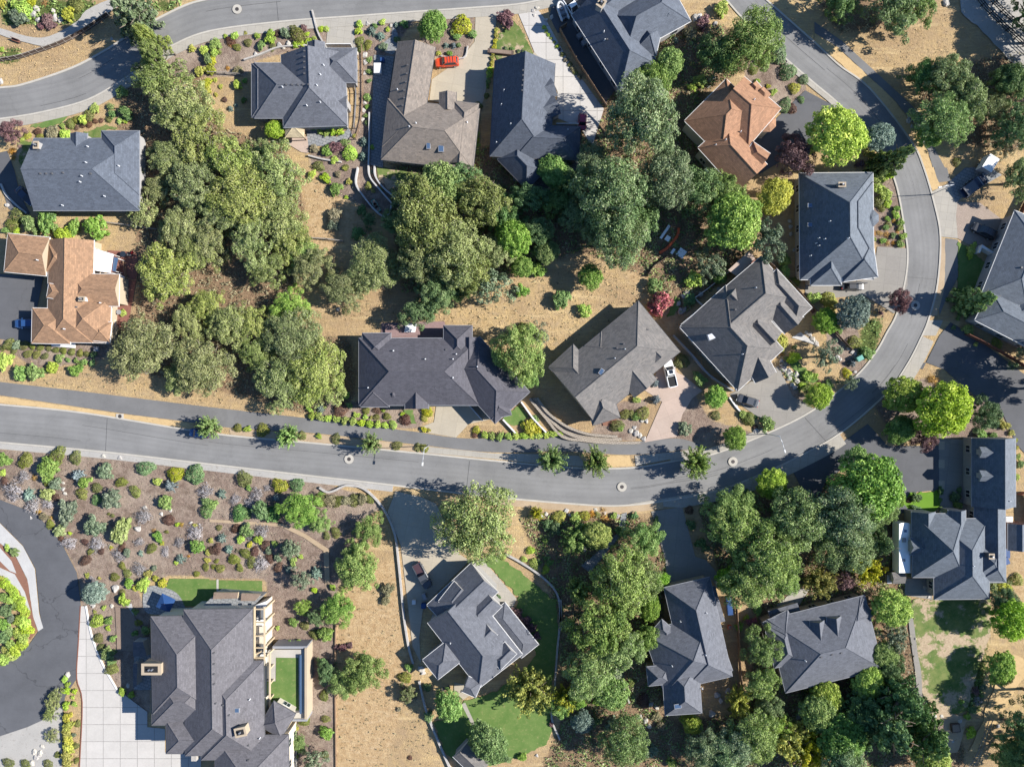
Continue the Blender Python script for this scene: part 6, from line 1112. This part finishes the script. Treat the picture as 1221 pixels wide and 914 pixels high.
# ---------------------------------------------------------------- mansion porch, terrace, planters (parts of the mansion)
kr, (kx, ky) = K.root, K.o
def kbox(px, py, z0, z1, dx, dy, mat, name, rz=0, zr=None):
    x, y = W(px, py, zr if zr is not None else z1); MB().box((x - kx, y - ky, (z0 + z1) / 2), (dx, dy, z1 - z0), 0, rz).build(name, mat, kr)
def kpoly(name, pts, z0, z1, mat, top=None, parent=None):
    P = [W(*p, z1) for p in pts]; a = [(x - kx, y - ky) for x, y in P]; A = sum(a[i][0] * a[(i + 1) % len(a)][1] - a[(i + 1) % len(a)][0] * a[i][1] for i in range(len(a)))
    if A < 0: a.reverse()
    return MB().solid([(*q, z0) for q in a], [(*q, z1) for q in a], 1 if top else 0, 0).build(name, [mat] + ([top] if top else []), parent or kr)
kpoly('terrace', [(321, 774), (363, 774), (363, 856), (345, 856), (345, 850), (318, 848), (318, 778)], 0, 3.3, M_tanw, M_kerb)
kpoly('terrace_lawn', tile('V', 362, 318, 482, 320, 484, 605, 438, 605, 432, 566, 328, 558, 332, 450, 360, 446), 3.3, 3.36, M_lawn)
kpoly('parapet', [(363.2, 772), (366, 772), (366, 857), (363.2, 857)], 0, 3.9, M_tanw); kpoly('parapet', [(325, 770), (366, 770), (366, 773), (325, 773)], 0, 3.7, M_greyt); kpoly('parapet', [(343, 857), (366, 857), (366, 859.5), (343, 859.5)], 0, 3.7, M_greyt)
kpoly('glass_balustrade', tile('V', 490, 305, 497, 305, 497, 625, 490, 625), 3.3, 4.0, M_sky)
kpoly('porch_deck', [(302, 722), (318, 716), (318, 784), (302, 786)], 0, 3.2, M_cream, M_whitew)
for py in (726, 742, 758, 772, 784): kbox(315, py, 0, 5.6, .3, .3, M_ctrim, 'porch_column'); kbox(308, py, 5.3, 5.6, 2.6, .22, M_ctrim, 'porch_beam')
kbox(315, 755, 5.28, 5.62, .26, 10.4, M_ctrim, 'porch_beam'); kbox(303.2, 755, 5.24, 5.66, .24, 10.4, M_ctrim, 'porch_beam'); kbox(310, 757, 4.0, 4.2, 2.5, 3.4, M_cream, 'porch_awning')
kbox(309, 733, 3.2, 5.2, .3, 2.2, M_glass, 'window'); kbox(309, 775, 3.2, 5.2, .3, 2.0, M_glass, 'window')
for py in (778, 797, 815, 833, 851): kbox(321.5, py, 0, 5.4, .3, .3, M_ctrim, 'porch_column')
kbox(321.5, 815, 5.12, 5.42, .28, 12.6, M_ctrim, 'porch_beam'); kbox(316.5, 812, 3.3, 5.2, .5, 6.0, M_glass, 'window'); kbox(330, 846, 3.3, 4.5, 3.2, 1.6, M_woodd, 'hot_tub'); kbox(330, 846, 4.5, 4.55, 2.6, 1.2, M_sky, 'hot_tub_cover')
kbox(340, 862, 0, 4.6, .9, 2.2, M_ctrim, 'porch_pier'); kbox(231, 901, 0, 4.5, 1.0, 2.0, M_stone, 'porch_pier'); kbox(305, 780, 5.0, 5.3, 4.5, .25, M_ctrim, 'porch_beam', .5)
kpoly('roof_deck', [(240, 724), (258, 706), (313, 710), (300, 725)], 0, 2.8, M_greyw, M_slab)
for a in ([(255, 706), (284, 706), (283, 713), (254, 714)], [(288, 707), (311, 708), (304, 716), (287, 716)]): kpoly('planter', a, 2.8, 3.3, M_ctrim, M_mulch)
kpoly('low_roof', tile('U', 725, 232, 778, 232, 800, 310, 725, 312), 0, 2.7, M_greyw, RM['mans']); kpoly('low_roof', tile('U', 725, 350, 748, 350, 745, 470, 725, 485), 0, 2.6, M_greyw, RM['mans']); kpoly('portico', [(160, 766), (180, 766), (180, 822), (160, 822)], 0, .5, M_slab)
# ---------------------------------------------------------------- boulders
BM_ = []
for s in range(5):
    bm = bmesh.new(); bmesh.ops.create_icosphere(bm, subdivisions=2, radius=1); q = random.Random(s)
    for v in bm.verts: v.co *= 1 + .22 * math.sin(v.co.x * 3 + s) * math.cos(v.co.y * 4 + s * 2) + q.uniform(-.1, .1); v.co.z = max(v.co.z * .65, -.25)
    me = bpy.data.meshes.new('boulder'); bm.to_mesh(me); bm.free(); me.materials.append([M_stone, M_kerb, M_stone][s % 3]); BM_.append(me)
def rocks(t, s):
    sc = T2[t][2]
    for e in s.split(';'):
        a = [float(v) for v in e.split(',')]; (px, py), = tile(t, a[0], a[1]); x, y = W(px, py); o = bpy.data.objects.new('boulder', rnd.choice(BM_)); COL.objects.link(o); r_ = max(.25, a[2] / sc * S)
        o.location = (x, y, r_ * .1); o.rotation_euler = (0, 0, rnd.uniform(0, 6)); o.scale = (r_, r_ * rnd.uniform(.7, 1), r_ * .8); tag(o, None, 'boulder'); register(o, 'pale garden boulder', px, py)
rocks('2', '400,420,16;420,450,18;440,475,16;455,495,14;600,580,18;620,600,14;680,520,16;705,545,18;730,560,16;725,690,16;200,640,22;210,670,24;235,700,20;250,740,22;300,710,18;310,755,16;270,780,18;190,610,16;290,800,18;375,405,16')
rocks('N', '40,530,18;60,545,16;80,560,14;95,465,14;70,465,12;690,515,16;740,520,14;840,180,20;870,200,22;910,210,18;915,245,16;1000,20,18;1020,45,14;580,385,12;10,520,14;30,500,12')
rocks('P', '790,205,12;750,320,20;930,220,10;705,310,10;630,645,22;510,740,12;610,740,12;345,100,10;355,128,12;170,260,10;880,240,12;1040,285,10;600,415,10')
rocks('U', '500,28,10;190,830,18;200,860,16;175,890,18;215,850,14;370,410,18;222,836,16;232,800,14;700,470,14'); rocks('B', '380,245,14;430,240,18;400,260,14;250,295,12;350,265,12;800,290,14;845,300,16;850,340,16;845,400,14;842,560,14;835,600,16;830,650,14;860,130,12;990,140,12')
rocks('R', '660,250,14;690,240,12;800,220,14;820,245,12;960,215,12;1010,235,12;1080,250,14;1110,280,14;1000,440,14;640,240,10;870,320,14;900,430,16'); rocks('D', '360,100,22;380,90,18;470,130,14;440,440,14;460,425,12;60,300,18;120,270,14;430,470,12')
rocks('I', '875,290,12;880,320,12;880,360,12;900,450,10;270,740,16;300,700,18;315,680,18;310,730,20;280,780,20;300,770,18;335,720,20;390,690,14;490,660,14'); rocks('F', '230,170,10;40,205,14'); rocks('T', '600,640,14;620,690,12'); rocks('E', '510,660,16;530,690,12;515,635,12;715,20,20;810,60,12'); rocks('W', '10,380,20;20,400,14;1015,440,14;1070,460,14;640,850,10'); rocks('X', '120,570,16;150,590,14;90,660,18;60,640,14;110,690,14;480,520,18;500,550,16;450,620,20;540,500,18;930,600,18;920,640,16;950,660,14;1090,770,16')
rocks('K', '345,835,12;565,655,14;655,665,14;160,885,14;1100,850,10;345,800,10'); rocks('G', '700,770,12'); rocks('A', '200,50,20;185,80,18;300,100,22;330,110,18;210,110,16;290,60,14;610,212,10;5,445,18')
rocks('C', '620,60,12;640,45,14;625,85,10;720,95,14;690,110,12'); rocks('Y', '650,640,16;690,635,12;720,740,16;790,660,14;640,650,14;1000,690,12;750,770,12')
# ---------------------------------------------------------------- what nobody could count
nrng = np.random.default_rng(5)
def scatter(name, polys, n, size, mat, label, zmax=.35, avoid=True):
    C = []; tot = 0
    for p in polys:
        a = np.array(p, float); lo, hi = a.min(0), a.max(0); q = nrng.uniform(lo, hi, (int(n * (hi - lo).prod() / 1e4), 2)); q = q[inside(p, q[:, 0], q[:, 1])]; C.append(q)
    q = np.concatenate(C); k = np.sin(q[:, 0] * .21 + np.sin(q[:, 1] * .13) * 2) * np.sin(q[:, 1] * .19 + 1) + nrng.normal(0, .5, len(q)); q = q[k > -.15]
    if avoid:
        ok = np.ones(len(q), bool)
        for o in COL.objects:
            if o.type == 'MESH' and o.name.split('.')[0] in ('driveway', 'road', 'footpath', 'lawn', 'patio', 'path', 'pavement', 'gravel_path'):
                for pl in ([[(v.co.x / S + CX, CY - v.co.y / S) for v in o.data.vertices]] if len(o.data.vertices) < 400 else []): ok &= ~inside(pl, q[:, 0], q[:, 1])
        q = q[ok]
    n = len(q); P = np.stack([(q[:, 0] - CX) * S, -(q[:, 1] - CY) * S, nrng.uniform(.02, zmax, n)], 1); d = nrng.normal(0, .6, (n, 3)); d[:, 2] = 1
    me = leaf_mesh(name, P, d / np.linalg.norm(d, axis=1)[:, None], size * nrng.uniform(.5, 1.5, n), .5 + .3 * np.sin(q[:, 0] * .3) + nrng.normal(0, .2, n), .2, .4); me.materials.append(mat)
    o = bpy.data.objects.new(name, me); COL.objects.link(o); tag(o, label, None, None, 'stuff')
scatter('undergrowth', ZONES['litter'][0], 3600, .22, LEAF['dry'], 'low dry undergrowth and weeds beneath the trees', .5)
scatter('weeds', ZONES['green'][0] + [ZONES['litter'][0][2], ZONES['litter'][0][3], ZONES['litter'][0][1]], 2600, .24, LEAF['green'], 'green weeds and ground cover between the trees', .5)
scatter('dry_grass', ZONES['mulch'][0][:3], 1100, .11, LEAF['dry'], 'sparse dry grass among the mulch', .2)
scatter('scrub', [[(350, 330), (640, 330), (780, 300), (790, 360), (660, 420), (540, 390), (420, 390)], [(20, 430), (280, 440), (360, 490), (60, 460)], [(400, 700), (480, 680), (520, 914), (400, 914)], [(360, 205), (440, 225), (450, 280), (350, 300)]], 420, .2, LEAF['dry'], 'low grey brown scrub on the dry ground', .3)
scatter('dry_grass', [[(350, 330), (640, 330), (780, 300), (790, 360), (660, 420), (540, 390), (420, 390)], [(0, 40), (170, 0), (160, 40), (90, 75), (0, 105)], [(1010, 40), (1110, 0), (1190, 60), (1080, 100)], [(20, 430), (280, 440), (360, 490), (60, 460)]], 900, .15, LEAF['amber'] if False else M_straw, 'tufts of dry straw coloured grass', .3)
finish_labels()
# ---------------------------------------------------------------- light, sky, camera
EL, AZ = 34.0, 3.0            # sun height, and bearing north of east
w = bpy.data.worlds.new('World'); SC.world = w; w.use_nodes = True
nt = w.node_tree; nt.nodes.clear(); sk = nt.nodes.new('ShaderNodeTexSky'); sk.sky_type = 'NISHITA'; sk.sun_disc = False
sk.sun_elevation = R(EL); sk.sun_rotation = R(90 - AZ); sk.air_density = 1.0; sk.dust_density = .1; sk.ozone_density = 7
bg = nt.nodes.new('ShaderNodeBackground'); bg.inputs[1].default_value = .078; wo = nt.nodes.new('ShaderNodeOutputWorld')
nt.links.new(sk.outputs[0], bg.inputs[0]); nt.links.new(bg.outputs[0], wo.inputs[0])
ld = bpy.data.lights.new('sun', 'SUN'); ld.energy = 5.0; ld.angle = R(.53); ld.color = (1, .955, .89)
lo = bpy.data.objects.new('sun', ld); COL.objects.link(lo)
d = Vector((-math.cos(R(EL)) * math.cos(R(AZ)), -math.cos(R(EL)) * math.sin(R(AZ)), -math.sin(R(EL)))); lo.rotation_euler = d.to_track_quat('-Z', 'Y').to_euler(); lo.location = (60, 10, 60)
cd = bpy.data.cameras.new('camera'); cam = bpy.data.objects.new('camera', cd); COL.objects.link(cam); SC.camera = cam
cam.location = (0, 0, H); cam.rotation_euler = (0, 0, 0); cd.sensor_width = 36; cd.lens = 36 * H / (1221 * S); cd.clip_end = 6000; cd.clip_start = 1
SC.render.resolution_x, SC.render.resolution_y = 1024, 766
SC.view_settings.view_transform = 'Standard'; SC.view_settings.look = 'None'; SC.view_settings.gamma = 1; SC.view_settings.use_curve_mapping = False; SC.view_settings.exposure = 1.1
SC.cycles.max_bounces = 5; SC.cycles.diffuse_bounces = 3; SC.cycles.glossy_bounces = 2; SC.cycles.transmission_bounces = 2; SC.cycles.caustics_reflective = SC.cycles.caustics_refractive = False
